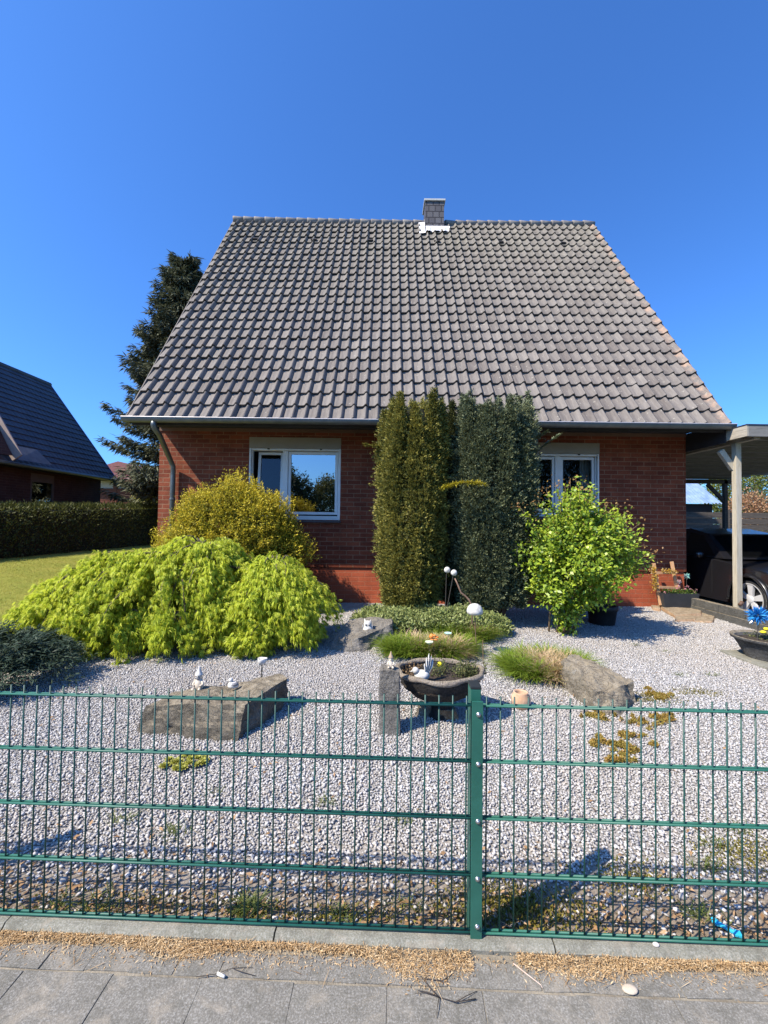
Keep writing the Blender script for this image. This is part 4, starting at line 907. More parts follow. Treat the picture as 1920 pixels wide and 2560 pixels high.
# columnar yews
def yew(cx, cy, rx, ry, h, zb, nsh, stops, label, seed, taper=.85, branches=()):
    g = np.random.default_rng(seed); z0 = Hf(cx, cy)
    t = thing('columnar_yew', label, 'yew', (cx, cy, z0), 'upright yews before the house wall')
    L = Leaves(); mb = MB(); nsp = max(7, int(rx * 30)); spa = np.arange(nsp) * 2 * np.pi / nsp + g.normal(0, .15, nsp); sph = g.uniform(.92, 1.015, nsp); spr = g.uniform(.72, .98, nsp)
    for i in range(nsh):
        sj = i % nsp; a = spa[sj] + g.normal(0, 2.0 / nsp); ringr = g.uniform(.88, 1.04) if i < nsh * .75 else .6; sc_ = g.uniform(.7, 1.35)
        hh = h * sph[sj] * g.uniform(.93, 1.0); lowz = zb + (g.uniform(0, .5) * h if g.random() < .4 else 0); k = int(165 * (hh - lowz) * sc_)
        u = g.uniform(0, 1, k); z = lowz + (hh - lowz) * u
        wr = np.interp(u, [0, .12, .5, .8, 1], [.74, .84, .96, 1.02, 1.0]) * ringr * (1 + .06 * np.sin(u * 9 + i * 1.7))
        wob_ = .13 * np.sin(u * 5 + i) + .05 * np.sin(u * 17 + i); X = cx + np.cos(a + wob_) * rx * wr; Y = cy + np.sin(a + wob_) * ry * wr
        pull = (.75 * np.clip((u - .55) / .45, 0, 1) ** 1.6); X = X * (1 - pull) + (cx + np.cos(spa[sj]) * rx * spr[sj]) * pull; Y = Y * (1 - pull) + (cy + np.sin(spa[sj]) * ry * spr[sj]) * pull
        sr = .075 * sc_ * np.interp(u, [0, .06, .85, 1], [.5, 1, .9, .2]) * (1 + .45 * np.sin(z * 23 + i * 2) * np.sin(z * 9 + i)); an = g.uniform(0, 2 * np.pi, k); o = np.stack([np.cos(an), np.sin(an), np.zeros(k)], 1)
        rad_out = np.stack([np.full(k, np.cos(a)), np.full(k, np.sin(a)), np.zeros(k)], 1)
        P = np.stack([X, Y, z], 1) + o * (sr * np.where(g.random(k) < .08, g.uniform(1.1, 1.7, k), g.uniform(.3, 1.12, k)))[:, None]
        if i == 0: pass
        for j in range(7):                      # a sprig of needles at each point
            d = o * .7 + rad_out * .35 + UP * g.uniform(.2, 1.1, k)[:, None] + rvec(k, g) * .6
            L.add(P + g.normal(0, .012, (k, 3)), d, rvec(k, g) + SUNV * 1.1, g.uniform(.024, .05, k), g.uniform(.010, .017, k), .1)
        mb.tube([(cx + math.cos(a) * .1, cy + math.sin(a) * .08, z0 - .05), (cx + math.cos(a) * rx * ringr * .62, cy + math.sin(a) * ry * ringr * .62, zb + .4), (cx + math.cos(a) * rx * ringr * .80, cy + math.sin(a) * ry * ringr * .80, hh * .72)], [.02, .014, .004], 5)
    for (p0, p1, droop) in branches:
        p0, p1 = np.array(p0), np.array(p1); k = 260; u = g.uniform(0, 1, k)[:, None]; P = p0 + (p1 - p0) * u - UP * droop * (4 * u * (1 - u) - u); sd_ = unit(np.cross(p1 - p0, UP))
        d = (p1 - p0) * .6 + np.where(g.random((k, 1)) < .5, 1, -1) * sd_ * .5 + rvec(k, g) * .25; L.add(P, d, UP + rvec(k, g) * .3, g.uniform(.05, .10, k), .016, .1)
    L.build('crown', leafmat('yew_needle_' + str(seed), stops, .18, .5, 2.2, nw=.5), t)
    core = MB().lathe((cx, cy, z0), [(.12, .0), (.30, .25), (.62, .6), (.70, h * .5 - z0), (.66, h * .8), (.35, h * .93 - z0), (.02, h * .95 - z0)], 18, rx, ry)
    core.build('dark_core', mottled('yew_inner_' + str(seed), (.010, .013, .007), (.028, .03, .016), 22, .95, 1.0, 40, dist=.04), t, True)  # solid near-black core, added to stop see-through between the shoots
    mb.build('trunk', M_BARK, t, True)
YW = 6.25
pl, pr = at(950, 1250, YW), at(1112, 1250, YW); cx = (pl.x + pr.x) / 2
br = at(912, 1112, YW)
yew(cx, YW, (pr.x - pl.x) / 2 - .04, .42, at(1020, 975, YW - .2).z, .32, 112, [(.08, (.035, .042, .012)), (.38, (.12, .125, .030)), (.62, (.33, .30, .065)), (.95, (.62, .52, .12))], 'olive green columnar yew left of its darker twins', 41, .8,
    [((cx - .35, YW - .1, at(960, 1125, YW).z), tuple(br), -.0)])
pl, pr = at(1095, 1250, 6.75), at(1172, 1250, 6.75)
yew((pl.x + pr.x) / 2, 6.72, (pr.x - pl.x) / 2 - .02, .30, at(1133, 1000, 6.7).z, .3, 56, [(.1, (.03, .04, .014)), (.5, (.09, .10, .035)), (.9, (.24, .24, .08))], 'slim middle columnar yew set back between the other two', 42, .8)
pl, pr = at(1128, 1250, YW + .05), at(1338, 1250, YW + .05); cx3 = (pl.x + pr.x) / 2
b2 = at(1400, 1085, YW); b3 = at(1100, 1217, YW - .62); b3e = at(1208, 1208, YW - .68)
yew(cx3, YW + .05, (pr.x - pl.x) / 2 - .04, .42, at(1200, 972, YW - .15).z, .32, 128, [(.08, (.028, .038, .016)), (.4, (.085, .105, .054)), (.62, (.21, .24, .125)), (.95, (.40, .43, .24))], 'dark green columnar yew on the right of the group', 43, .8,
    [((cx3 + .45, YW, at(1345, 1150, YW).z), tuple(b2), -.0), ((cx3 + .4, YW - .05, at(1340, 1110, YW).z), tuple(at(1368, 1080, YW)), 0)])
# the golden sprig lying across the right yew
def sprig():
    g = np.random.default_rng(44); k = 420; a, b = np.array(at(1100, 1222, YW - .5)), np.array(at(1212, 1207, YW - .62)); u = g.random((k, 1))
    P = a + (b - a) * u - UP * .03 * (u * u) + UP * .05 * np.sin(u * 3.1); L = Leaves(); L.add(P, (b - a) * .5 + rvec(k, g) * [.4, .4, .25], UP + rvec(k, g) * .4, g.uniform(.04, .08, k), .014, .1)
    o = L.build('golden_sprig', leafmat('golden_sprig_leaf', [(.2, (.28, .26, .02)), (.6, (.50, .42, .03)), (1., (.62, .46, .08))], .3)); tag(o, 'yellow sprig growing sideways across the dark green yew', 'branch')
sprig()

# ground cover before the yews
def cover():
    g = np.random.default_rng(51); n = 5200; x = g.uniform(-.42, 1.72, n); y = g.uniform(5.5, 6.15, n)
    e = 1 - ((x - .65) / 1.12) ** 4 - ((y - 5.84) / .36) ** 4; k = e > g.uniform(0, .25, n); x, y, e = x[k], y[k], np.clip(e[k], 0, 1); n = len(x)
    z = H(x, y) + .02 + .24 * e ** .4 * g.uniform(.25, 1.0, n) ** .5 * (1 + .15 * np.sin(x * 9) * np.cos(y * 11))
    P = np.stack([x, y, z], 1); L = Leaves()
    for j in range(6):
        L.add(P + g.normal(0, .018, (n, 3)), rvec(n, g) + UP * .35, UP * .4 + SUNV * .8 + rvec(n, g), g.uniform(.03, .058, n), g.uniform(.013, .024, n), .15)
    o = L.build('ground_cover', leafmat('cover_leaf', [(.1, (.10, .14, .04)), (.45, (.24, .29, .09)), (.75, (.38, .41, .16)), (1., (.5, .5, .26))], .25, .5, 3.5, .3))
    tag(o, 'dense small leaved green ground cover at the foot of the yews', 'ground cover', kind='stuff')
cover()

# rose bush
def rose():
    g = np.random.default_rng(61); b = gp(1398, 1585); Y = b.y; cx = at(1438, 1400, Y).x; zt = at(1430, 1262, Y).z
    t = thing('rose_bush', 'fresh green rose bush with reddish shoots, right of the yews', 'shrub', b)
    n = 1500; d = rvec(n, g); rad = np.array([.72, .64, (zt - .2) * .54]); cen = np.array([cx, Y, .22 + (zt - .2) * .52])
    q = g.uniform(.35, 1.02, n) ** .5 * (1 + .24 * np.sin(d[:, 0] * 6 + 2) * np.cos(d[:, 2] * 7) + .12 * np.sin(d[:, 1] * 11 + d[:, 2] * 9)); tips = cen + d * rad * q[:, None]
    tips[:, :2] = cen[:2] + (tips[:, :2] - cen[:2]) * np.interp(tips[:, 2], [.2, .8, 1.3, 2.2], [.62, .95, 1.0, .9])[:, None]
    tips[:, 0] += .12 * (tips[:, 2] - cen[2]) - np.where(tips[:, 2] < cen[2] - .3, .0, 0)
    L = Leaves(); Lr = Leaves()
    def sprays(tp, A, m, LL, lo=.036, hi=.078):
        k = len(tp)
        for i in range(m):
            s = g.uniform(-.16, .04, k); p = tp + A * s[:, None] + g.normal(0, .035, (k, 3)); LL.add(p, A * .5 + rvec(k, g) * .9 - UP * .25, UP * .3 + rvec(k, g) * .7 + SUNV * 1.0, g.uniform(lo, hi, k), g.uniform(lo * .6, hi * .62, k), .18)
    sprays(tips, unit(d + UP * .4 + rvec(n, g) * .4), 10, L)
    shoots = [(1365, 1222), (1318, 1290), (1388, 1205), (1412, 1215), (1425, 1198), (1440, 1200), (1450, 1232), (1475, 1232), (1493, 1258), (1520, 1258), (1545, 1258), (1570, 1285), (1600, 1308), (1590, 1340), (1300, 1268), (1575, 1390), (1310, 1340), (1283, 1385), (1590, 1425), (1638, 1378), (1628, 1405), (1600, 1365), (1345, 1250)]
    wood = MB(); red = []; M_RS = mottled('rose_stem', (.10, .075, .04), (.20, .14, .08), 14, .8)
    for px, py in shoots:
        Ys = Y + g.uniform(-.35, .35); tp = at(px, py, Ys); st = Vector((cx + (tp.x - cx) * .62, (Ys + Y) / 2, .35 + (tp.z - .35) * .70))
        md = st.lerp(tp, .55) + Vector((0, 0, .03)); wood.tube([st, md, tp], [.007, .006, .003], 6)
        for q_ in (.25, .45, .65, .8): sprays(np.tile(np.array(st.lerp(tp, q_)), (3, 1)), unit(np.array([(tp - st)] * 3) + rvec(3, g) * .3), 4, L)
        red.append(np.array(tp))
    red = np.array(red); red = np.repeat(red, 3, 0); A = unit(rvec(len(red), g) + UP * .5); sprays(red + g.normal(0, .02, red.shape), A, 4, Lr, .03, .052)
    top = tips[(tips[:, 2] > zt - .32)]; sprays(top, unit(rvec(len(top), g) + UP), 1, Lr, .028, .045)
    for i in range(11):
        a = g.uniform(0, 2 * np.pi); r0 = g.uniform(.03, .13); tp = (cx + np.cos(a) * .42 * g.uniform(.4, 1), Y + np.sin(a) * .4, g.uniform(.7, 1.4)); bs = (b.x + np.cos(a) * r0 * 1.7, Y + np.sin(a) * r0, -.05)
        wood.tube([bs, (bs[0] + (tp[0] - bs[0]) * .35, bs[1], .3), ((bs[0] + tp[0]) / 2, (bs[1] + tp[1]) / 2, tp[2] * .6), tp], [.015, .013, .01, .005], 7)
    wood.build('stem', M_RS, t, True)
    L.build('foliage', leafmat('rose_leaf', [(.08, (.06, .125, .016)), (.35, (.20, .315, .03)), (.65, (.40, .51, .045)), (.9, (.60, .66, .085)), (1., (.60, .52, .12))], .34, .38, 3.0, spec=.45), t)
    Lr.build('young_leaves', leafmat('rose_young_leaf', [(.1, (.20, .10, .04)), (.5, (.36, .20, .08)), (.9, (.40, .34, .09))], .35, .45, 6.0), t)
rose()

# grass tufts
M_GB = leafmat('grass_blade', [(.1, (.10, .17, .018)), (.5, (.22, .32, .035)), (.9, (.36, .44, .07))], .4, .5, 4.0)
M_DB = leafmat('dry_blade', [(.1, (.42, .28, .15)), (.5, (.68, .50, .29)), (.9, (.80, .66, .44))], .4, .7, 4.0)
def tuft(cx, cy, sx, sy, label, seed, green, dry, nb=420, ln=.245):
    g = np.random.default_rng(seed); t = thing('grass_tuft', label, 'ornamental grass', (cx, cy, Hf(cx, cy)), 'grass tufts in the gravel')
    for nm, hubs, m, f in (('green_blades', green, M_GB, 1.0), ('dry_blades', dry, M_DB, .95)):
        Vs, Fs, o_ = [], [], 0
        for hx, hy in hubs:
            k = nb; X, Y = cx + hx * sx, cy + hy * sy; P = np.stack([X + g.normal(0, .035, k), Y + g.normal(0, .03, k), np.zeros(k)], 1); P[:, 2] = H(P[:, 0], P[:, 1])
            P[:, 2] += g.random(k) * .05; D = np.stack([np.full(k, hx * .8), np.full(k, hy * .8), np.full(k, .85)], 1) + g.normal(0, .62, (k, 3)) * [1, 1, .35]
            V, Fq = blades(P, D, ln * f * g.uniform(.6, 1.2, k), g.uniform(.003, .0062, k), .6, 5, g); V[:, 2] = np.maximum(V[:, 2], H(V[:, 0], V[:, 1]) + .008)
            Vs.append(V); Fs.append(Fq + o_); o_ += len(V)
        npmesh(nm, np.concatenate(Vs), np.concatenate(Fs), m, t)
tuft(at(1070, 1620, 5.0).x, 4.98, .80, .7, 'broad green and straw grass tuft behind the bowl', 71,
     [(-.5, -.02), (-.42, -.2), (-.28, -.22), (-.3, .1), (-.36, -.05), (.46, -.1), (.5, .05), (.1, .14), (-.12, -.2), (.14, -.2), (.3, -.22)], [(-.14, .0), (.0, -.1), (.26, -.1), (-.2, .15), (.05, .0), (.22, .08), (.36, -.16), (.38, .05)])
tuft(at(1155, 1580, 5.5).x, 5.55, .9, .8, 'rear grass tuft behind the mushroom ornament', 72, [(-.34, 0), (-.2, .1), (-.24, -.14), (.28, -.14), (.36, .05), (.14, -.16), (-.05, -.05), (-.1, .12)], [(.1, .02), (.2, .1), (.24, -.02)], 380)
tuft(at(1364, 1650, 4.36).x, 4.40, .84, .85, 'round grass tuft with a straw middle by the pale boulder', 73,
     [(-.34, -.16), (-.22, -.27), (.38, .0), (.34, .16), (-.36, .1), (-.12, .28), (.15, .3), (-.28, -.02), (.3, -.12)], [(0, 0), (.1, -.12), (.12, -.3), (.0, -.28), (-.12, .06), (.16, .14), (.22, -.18), (0, -.14), (.02, .16), (.22, .0)])

# low junipers on the left
def juniper():
    g = np.random.default_rng(81); cx, cy = -3.8, 3.95; t = thing('juniper', 'dark low spreading juniper at the left end of the fence', 'juniper', (cx, cy, 0)); L = Leaves(); wood = MB()
    for i in range(150):
        a = g.uniform(0, 2 * np.pi); q = g.uniform(.25, 1) ** .6; rx_, ry_ = (1.08, .80); tip = np.array([cx + np.cos(a) * rx_ * q, cy + np.sin(a) * ry_ * q, Hf(cx, cy) + .08 + .50 * (1 - q ** 1.6) * g.uniform(.6, 1) + .06 * g.random()])
        st = np.array([cx + np.cos(a) * .2, cy + np.sin(a) * .2, .12]); k = 120; u = g.uniform(.25, 1, (k, 1)); md = (st + tip) / 2 + UP * .16
        P = st * (1 - u) ** 2 + 2 * md * u * (1 - u) + tip * u * u; d = unit((tip - md) + 0 * P)
        sd_ = unit(np.cross(d, UP)); d2 = d * .7 + sd_ * g.choice([-1, 1], (k, 1)) * g.uniform(.2, .9, (k, 1)) + UP * .15 + rvec(k, g) * .35
        P = P + sd_ * g.normal(0, .05, (k, 1)) + g.normal(0, .015, (k, 3))
        for _ in range(2): L.add(P + g.normal(0, .015, (k, 3)), d2 + rvec(k, g) * .4, UP + rvec(k, g) * .6, g.uniform(.035, .075, k), g.uniform(.008, .015, k), .1)
        if i % 3 == 0: wood.tube([tuple(st), tuple(md * .75 + tip * .25 - UP * .05), tuple(tip - UP * .04)], [.014, .009, .003], 5)
    L.build('foliage', leafmat('juniper_needle', [(.1, (.016, .03, .02)), (.5, (.038, .065, .04)), (.85, (.075, .105, .06)), (1, (.10, .13, .075))], .15, .6, 2.5), t)
    wood.build('branches', M_BARK, t, True)
juniper()

# small plants in the gravel
def rosettes():
    g = np.random.default_rng(91); c = gp(468, 1912); t = thing('houseleek_clump', 'pale green houseleek clump before the long boulder', 'succulent', (c.x, c.y, 0)); L = Leaves()
    for i in range(34):
        a = g.uniform(0, 2 * np.pi); q = np.sqrt(g.random()); p = np.array([c.x + np.cos(a) * q * .15, c.y + np.sin(a) * q * .10, .012 + .03 * (1 - q)]); r = g.uniform(.018, .03)
        for ringk, (m, el, sc_) in enumerate(((9, .25, 1), (7, .75, .8), (5, 1.3, .55))):
            an = np.arange(m) * 2 * np.pi / m + ringk * .4; d = np.stack([np.cos(an) * np.cos(el), np.sin(an) * np.cos(el), np.full(m, np.sin(el))], 1); L.add(np.tile(p, (m, 1)), d, UP + 0 * d - d * .2, r * sc_ * 1.3, r * .75 * sc_, .3)
    L.build('leaf_rosettes', leafmat('houseleek_leaf', [(.1, (.26, .28, .04)), (.6, (.42, .42, .08)), (1, (.58, .52, .20))], .2, .5, 9.), t)
rosettes()
def sedum():
    g = np.random.default_rng(92); L = Leaves()
    for px, py, rx_, ry_, k in ((1505, 1795, .16, .10, 900), (1640, 1740, .14, .12, 900), (1655, 1800, .12, .1, 700), (1600, 1808, .12, .09, 450), (1540, 1870, .16, .13, 1500), (1575, 1845, .09, .06, 500), (1550, 1905, .1, .04, 500)):
        c = gp(px, py); nh_ = 16; hx, hy = g.normal(0, .45, nh_), g.normal(0, .45, nh_); hs = g.uniform(.06, .26, nh_); j = g.integers(0, nh_, k); a = g.uniform(0, 2 * np.pi, k); q = g.random(k) ** .6; x, y = c.x + (hx[j] + np.cos(a) * q * hs[j]) * rx_, c.y + (hy[j] + np.sin(a) * q * hs[j]) * ry_
        P = np.stack([x, y, .006 + (1 - q) * .022 + g.random(k) * .012], 1)
        for _ in range(2): L.add(P, rvec(k, g) + UP * .8, rvec(k, g), g.uniform(.010, .022, k), g.uniform(.006, .012, k), .3)
    o = L.build('stonecrop', leafmat('stonecrop_leaf', [(.1, (.17, .16, .035)), (.4, (.33, .27, .06)), (.7, (.42, .25, .07)), (1, (.34, .15, .06))], .2, .6, 14., nw=.6)); tag(o, 'yellow and rusty orange stonecrop mats around the pale boulder', 'stonecrop', kind='stuff')
sedum()
def weeds():
    g = np.random.default_rng(93); tot = 0
    spots = [(300, 2055, 40), (435, 2085, 50), (815, 2010, 30), (530, 1985, 14), (625, 2275, 240), (850, 2290, 60), (1010, 2270, 26), (240, 2270, 50), (150, 2265, 40), (1795, 2120, 40), (1770, 2170, 60), (1850, 2080, 40), (1590, 1615, 40), (1660, 1630, 20), (1745, 2290, 60), (1005, 2060, 24), (1780, 1690, 40), (1700, 1690, 30)]
    labs = ['sparse', 'thin']
    V, Fq, o_ = [], [], 0
    for px, py, k in spots:
        c = gp(px, py); P = np.stack([g.normal(c.x, .035, k), g.normal(c.y, .02, k), np.full(k, c.z)], 1); D = rvec(k, g) * .7 + UP
        v, f_ = blades(P, D, g.uniform(.03, .075, k), np.full(k, .0018), .7, 3, g); V.append(v); Fq.append(f_ + o_); o_ += len(v)
    o = npmesh('weeds', np.concatenate(V), np.concatenate(Fq), leafmat('weed_blade', [(.1, (.07, .11, .02)), (.6, (.16, .20, .05)), (1, (.32, .27, .12))], .3, .6, 5)); tag(o, 'thin green weeds sprouting through the gravel', 'weeds', kind='stuff')
weeds()
# ------------------------------------------------------------------ left background
HX = -9.0
def hedge(x0, x1, y0, y1, zt0, zt1, label, seed, dens, stops):
    g = np.random.default_rng(seed); t = thing('hedge', label, 'hedge', ((x0 + x1) / 2, (y0 + y1) / 2, .5)); L = Leaves()
    top = lambda y: zt0 + (zt1 - zt0) * (y - y0) / (y1 - y0)
    def put(P, nrm, k): L.add(P + nrm * g.normal(0, .05, (k, 1)) + g.normal(0, .01, (k, 3)), nrm * .6 + UP * .6 + rvec(k, g) * .8, nrm * .4 + rvec(k, g), g.uniform(.05, .11, k), g.uniform(.02, .04, k), .2)
    k = int(dens * (y1 - y0) * 1.6); y = g.uniform(y0, y1, k); P = np.stack([np.full(k, x1), y, .45 + (top(y) - .45) * g.uniform(0, 1, k)], 1); P[:, 0] -= .12 * ((P[:, 2] - .5) / 1.6) ** 2 + .05 * np.sin(y * 5) * np.sin(P[:, 2] * 7); put(P, np.array([[1., 0, 0]]), k)
    k = int(dens * (y1 - y0) * (x1 - x0)); y = g.uniform(y0, y1, k); P = np.stack([g.uniform(x0, x1 - .1, k), y, top(y)], 1); put(P, np.array([[0, 0, 1.]]), k)
    k = int(dens * (x1 - x0) * 1.6); P = np.stack([g.uniform(x0, x1, k), np.full(k, y0), g.uniform(.4, zt0, k)], 1); put(P, np.array([[0, -1., 0]]), k)
    k = int(140 * (y1 - y0)); y = g.uniform(y0, y1, k); P = np.stack([g.uniform(x0, x1 - .05, k), y, top(y)], 1); L.add(P, UP + rvec(k, g) * .4, rvec(k, g), g.uniform(.08, .2, k), .03, .1)
    L.build('foliage', leafmat('hedge_leaf_%d' % seed, stops, .25, .55, 1.6), t)
    MB().add([(x0 + .1, y0 + .1, .3), (x1 - .12, y0 + .1, .3), (x1 - .2, y0 + .1, zt0 - .1), (x0 + .1, y0 + .1, zt0 - .1), (x0 + .1, y1, .3), (x1 - .12, y1, .3), (x1 - .2, y1, zt1 - .1), (x0 + .1, y1, zt1 - .1)], [(0, 1, 2, 3), (4, 7, 6, 5), (1, 5, 6, 2), (3, 2, 6, 7), (0, 3, 7, 4)]).build('dark_core', mottled('hedge_inner', (.012, .016, .008), (.03, .035, .016), 12, .95, 1, 25, dist=.05), t)  # solid dark core added inside the hedge, its inner shade put into colour
hedge(HX - 1.1, HX, 8.6, 24, at(0, 1275, 9.85).z, 2.35, 'long clipped hedge between the lawn and the neighbouring house', 101, 520, [(.1, (.030, .042, .012)), (.5, (.075, .090, .022)), (.85, (.15, .16, .04)), (1, (.20, .20, .06))])

# neighbouring house
NX, NY1, NY0 = -11.6, 17.4, 6.5
NE = at(263, 1191, NY1).z; NR = at(123, 962, NY1); NRZ, NRX = NR.z, NR.x
nh = thing('neighbour_house', 'dark neighbouring brick house with a steep blue grey roof at the left edge', 'house', (NX - 2.5, 12, 0))
xe = NX + .45; xw = 2 * NRX - xe
nw_ = MB(); hol = []
dz0, dz1 = .9, at(105, 1185, 13.5).z
da, db = 14.35, 15.15
def wall_side(mb, x, y0, y1, z0, z1, holes):
    tmp = MB(); wall_front(tmp, 0, y0, y1, z0, z1, holes, .15); mb.add([(x - v[1], v[0], v[2]) for v in tmp.v], tmp.f)
wn_h = (13.75, 14.75, .6, at(115, 1185, 14.1).z)
wall_side(nw_, NX, NY0, NY1 - .25, .0, NE - .08, [wn_h])
nw_.add([(NX, NY1 - .25, 0), (2 * NRX - NX, NY1 - .25, 0), (2 * NRX - NX, NY1 - .25, NE), (NRX, NY1 - .25, NRZ - .25), (NX, NY1 - .25, NE)], [(0, 1, 2, 3, 4)])
nw_.add([(NX, NY0, 0), (2 * NRX - NX, NY0, 0), (2 * NRX - NX, NY0, NE), (NRX, NY0, NRZ - .25), (NX, NY0, NE)], [(0, 1, 2, 3, 4)])
nw_.build('wall', M_BRICK2, nh)
def m_ntile():
    m = mat('blue_grey_tile', (.055, .06, .075), .6, 0, .4); t = NT(m); s = t.new('ShaderNodeSeparateXYZ'); t.link(t.coord(), s.inputs[0])
    c = t.ramp(t.noise(2, 5), [(.3, (.045, .05, .066)), (.7, (.075, .08, .098))]); t.color(c)
    wv = t.math('ABSOLUTE', t.math('SINE', t.math('MULTIPLY', s.outputs[1], 15))); t.bump(wv, .5, .03); return m
MNT = m_ntile(); nr_ = MB(); m_ = 18
sd2 = Vector((NRX - xe, 0, NRZ - (NE - .12))); sl2 = sd2.normalized(); nn2 = Vector((-sl2.z, 0, sl2.x)) * -1
for sgn in (1, -1):
    for i in range(m_):
        a = sd2 * (i / m_); b = sd2 * ((i + 1) / m_ + .012)
        pa = Vector((xe, 0, NE - .12)) + a + nn2 * .045; pb = Vector((xe, 0, NE - .12)) + b + nn2 * .012; pu = Vector((xe, 0, NE - .12)) + a
        fx = (lambda v: v.x) if sgn == 1 else (lambda v: 2 * NRX - v.x)
        nr_.quad((fx(pa), NY0 - .4, pa.z), (fx(pa), NY1, pa.z), (fx(pb), NY1, pb.z), (fx(pb), NY0 - .4, pb.z)); nr_.quad((fx(pa), NY0 - .4, pa.z), (fx(pa), NY1, pa.z), (fx(pu), NY1, pu.z - .02), (fx(pu), NY0 - .4, pu.z - .02))
nroof = nr_.build('roof', MNT, nh)
MB().tube([(NRX, NY0 - .4, NRZ + .0), (NRX, NY1 + .02, NRZ + .0)], .10, 10).build('ridge_tiles', MNT, nroof, True)
v = MB(); v.obox(Vector((xe, NY1 + .0, NE - .15)) + sd2 / 2 + nn2 * .0, sd2 / 2, (0, .02, 0), nn2 * .07); v.build('verge_board', mottled('blue_verge', (.05, .08, .22), (.07, .10, .27), 5, .5, 0), nh)
MB().tube([(xe + .06, NY0 - .4, NE - .16), (xe + .06, NY1 + .05, NE - .16)], .065, 8).build('gutter', M_ZINC, nh, True)
MB().box(NX - .05, xe - .02, NY0 - .3, NY1 - .05, NE - .2, NE - .17).build('soffit', M_BOARD, nh)
fr = MB(); x = NX - .06
for a, b, c, d in ((wn_h[0], wn_h[0] + .07, wn_h[2], wn_h[3]), (wn_h[1] - .07, wn_h[1], wn_h[2], wn_h[3]), (wn_h[0] + .07, wn_h[1] - .07, wn_h[2], wn_h[2] + .08), (wn_h[0] + .07, wn_h[1] - .07, wn_h[3] - .28, wn_h[3])): fr.box(x, x + .05, a, b, c, d)
nwin = fr.build('window', mottled('dark_frame', (.10, .085, .07), (.14, .12, .10), 5, .6, 0), nh)
MB().quad((x + .02, wn_h[0] + .06, wn_h[2] + .06), (x + .02, wn_h[1] - .06, wn_h[2] + .06), (x + .02, wn_h[1] - .06, wn_h[3] - .25), (x + .02, wn_h[0] + .06, wn_h[3] - .25)).build('pane', m_glass('neighbour_glass', .3), nwin)
MB().box(NX - .9, NX - .8, 13.2, 15.4, .3, 3).build('dark_room_sheet', M_DARK, nh)  # another near-black sheet, standing for the dark room behind this pane
MB().box(NX + .02, NX + .22, 12.95, 13.25, .95, 1.75).build('meter_box', mottled('grey_box', (.25, .25, .25), (.34, .34, .34), 5, .7), nh, False, .01)
# dormer cheek by the picture's left edge
dq = at(22, 1118, 12.6)
dm = MB(); dm.add([(xe + .25, 9.5, NE - .05), (xe + .25, 12.25, NE + .05), (xe - .5, 12.35, NE + 1.35), (xe - .5, 9.5, NE + 1.35), (xe + .1, 12.5, NE - .0), (xe - .62, 12.5, NE + 1.35)], [(0, 1, 2, 3), (1, 4, 5, 2)])
dor = dm.build('dormer', M_BRICK2, nh)
v = MB(); a, b = Vector((xe + .32, 12.35, NE - .0)), Vector((xe - .52, 12.35, NE + 1.38)); v.obox((a + b) / 2, (b - a) / 2, (0, .02, 0), Vector((.14, 0, .09))); v.build('verge_board', mottled('pale_dormer_board', (.30, .24, .22), (.38, .31, .28), 6, .7), dor)
MB().add([(xe + .30, 12.40, NE - .05), (xe + .36, 13.6, NE - .04), (xe - .0, 13.4, NE + .42), (xe - .1, 12.40, NE + .42)], [(0, 1, 2, 3)]).build('valley_sheet', mottled('lead_valley', (.12, .13, .15), (.18, .19, .21), 5, .5, 0, metal=.3), dor)

# boarded shed beyond the hedge
SYd = 24.0
def sp_(px, py): return at(px, py, SYd)
sh = thing('garden_shed', 'dark red boarded shed with a pale window band behind the hedge', 'shed', (sp_(280, 1240).x, SYd, 0))
x0, x1 = sp_(205, 1200).x, sp_(344, 1200).x; zb = sp_(280, 1221).z; zt = sp_(224, 1198).z; zt2 = sp_(344, 1218).z
M_RB = mottled('red_brown_boards', (.10, .032, .022), (.16, .055, .035), 8, .8, .3, 30)
w_ = MB()
for i in range(9): z = .2 + i * (zb - .2) / 9; w_.box(x0, x1, SYd, SYd + 3 - .002 * i, z, z + (zb - .2) / 9 - .015)
w_.build('wall', M_RB, sh)
MB().box(x0, x1, SYd + .05, SYd + 2.9, zb + .002, zb + .62).build('window_band', mottled('pale_band', (.42, .36, .30), (.52, .46, .40), 3, .6, 0), sh)
MB().box(sp_(288, 1221).x - .1, sp_(288, 1221).x + .1, SYd - .03, SYd + .05, .2, zb + .6).build('post', M_RB, sh)
rf = MB(); za, zb2 = sp_(205, 1197).z + .1, sp_(350, 1224).z
rf.add([(x0 - .2, SYd - .5, zb + .72), (x1 + .3, SYd - .5, zb + .40), (x1 + .3, SYd + 3.5, zb + 1.25), (x0 - .2, SYd + 3.5, zb + 2.05), (x0 - .2, SYd - .5, zb + .55), (x1 + .3, SYd - .5, zb + .25)], [(0, 1, 2, 3), (4, 5, 1, 0)])
rf.build('roof', mottled('red_brown_tiles', (.12, .045, .04), (.19, .075, .06), 9, .8, .6, 12, dist=.05), sh)

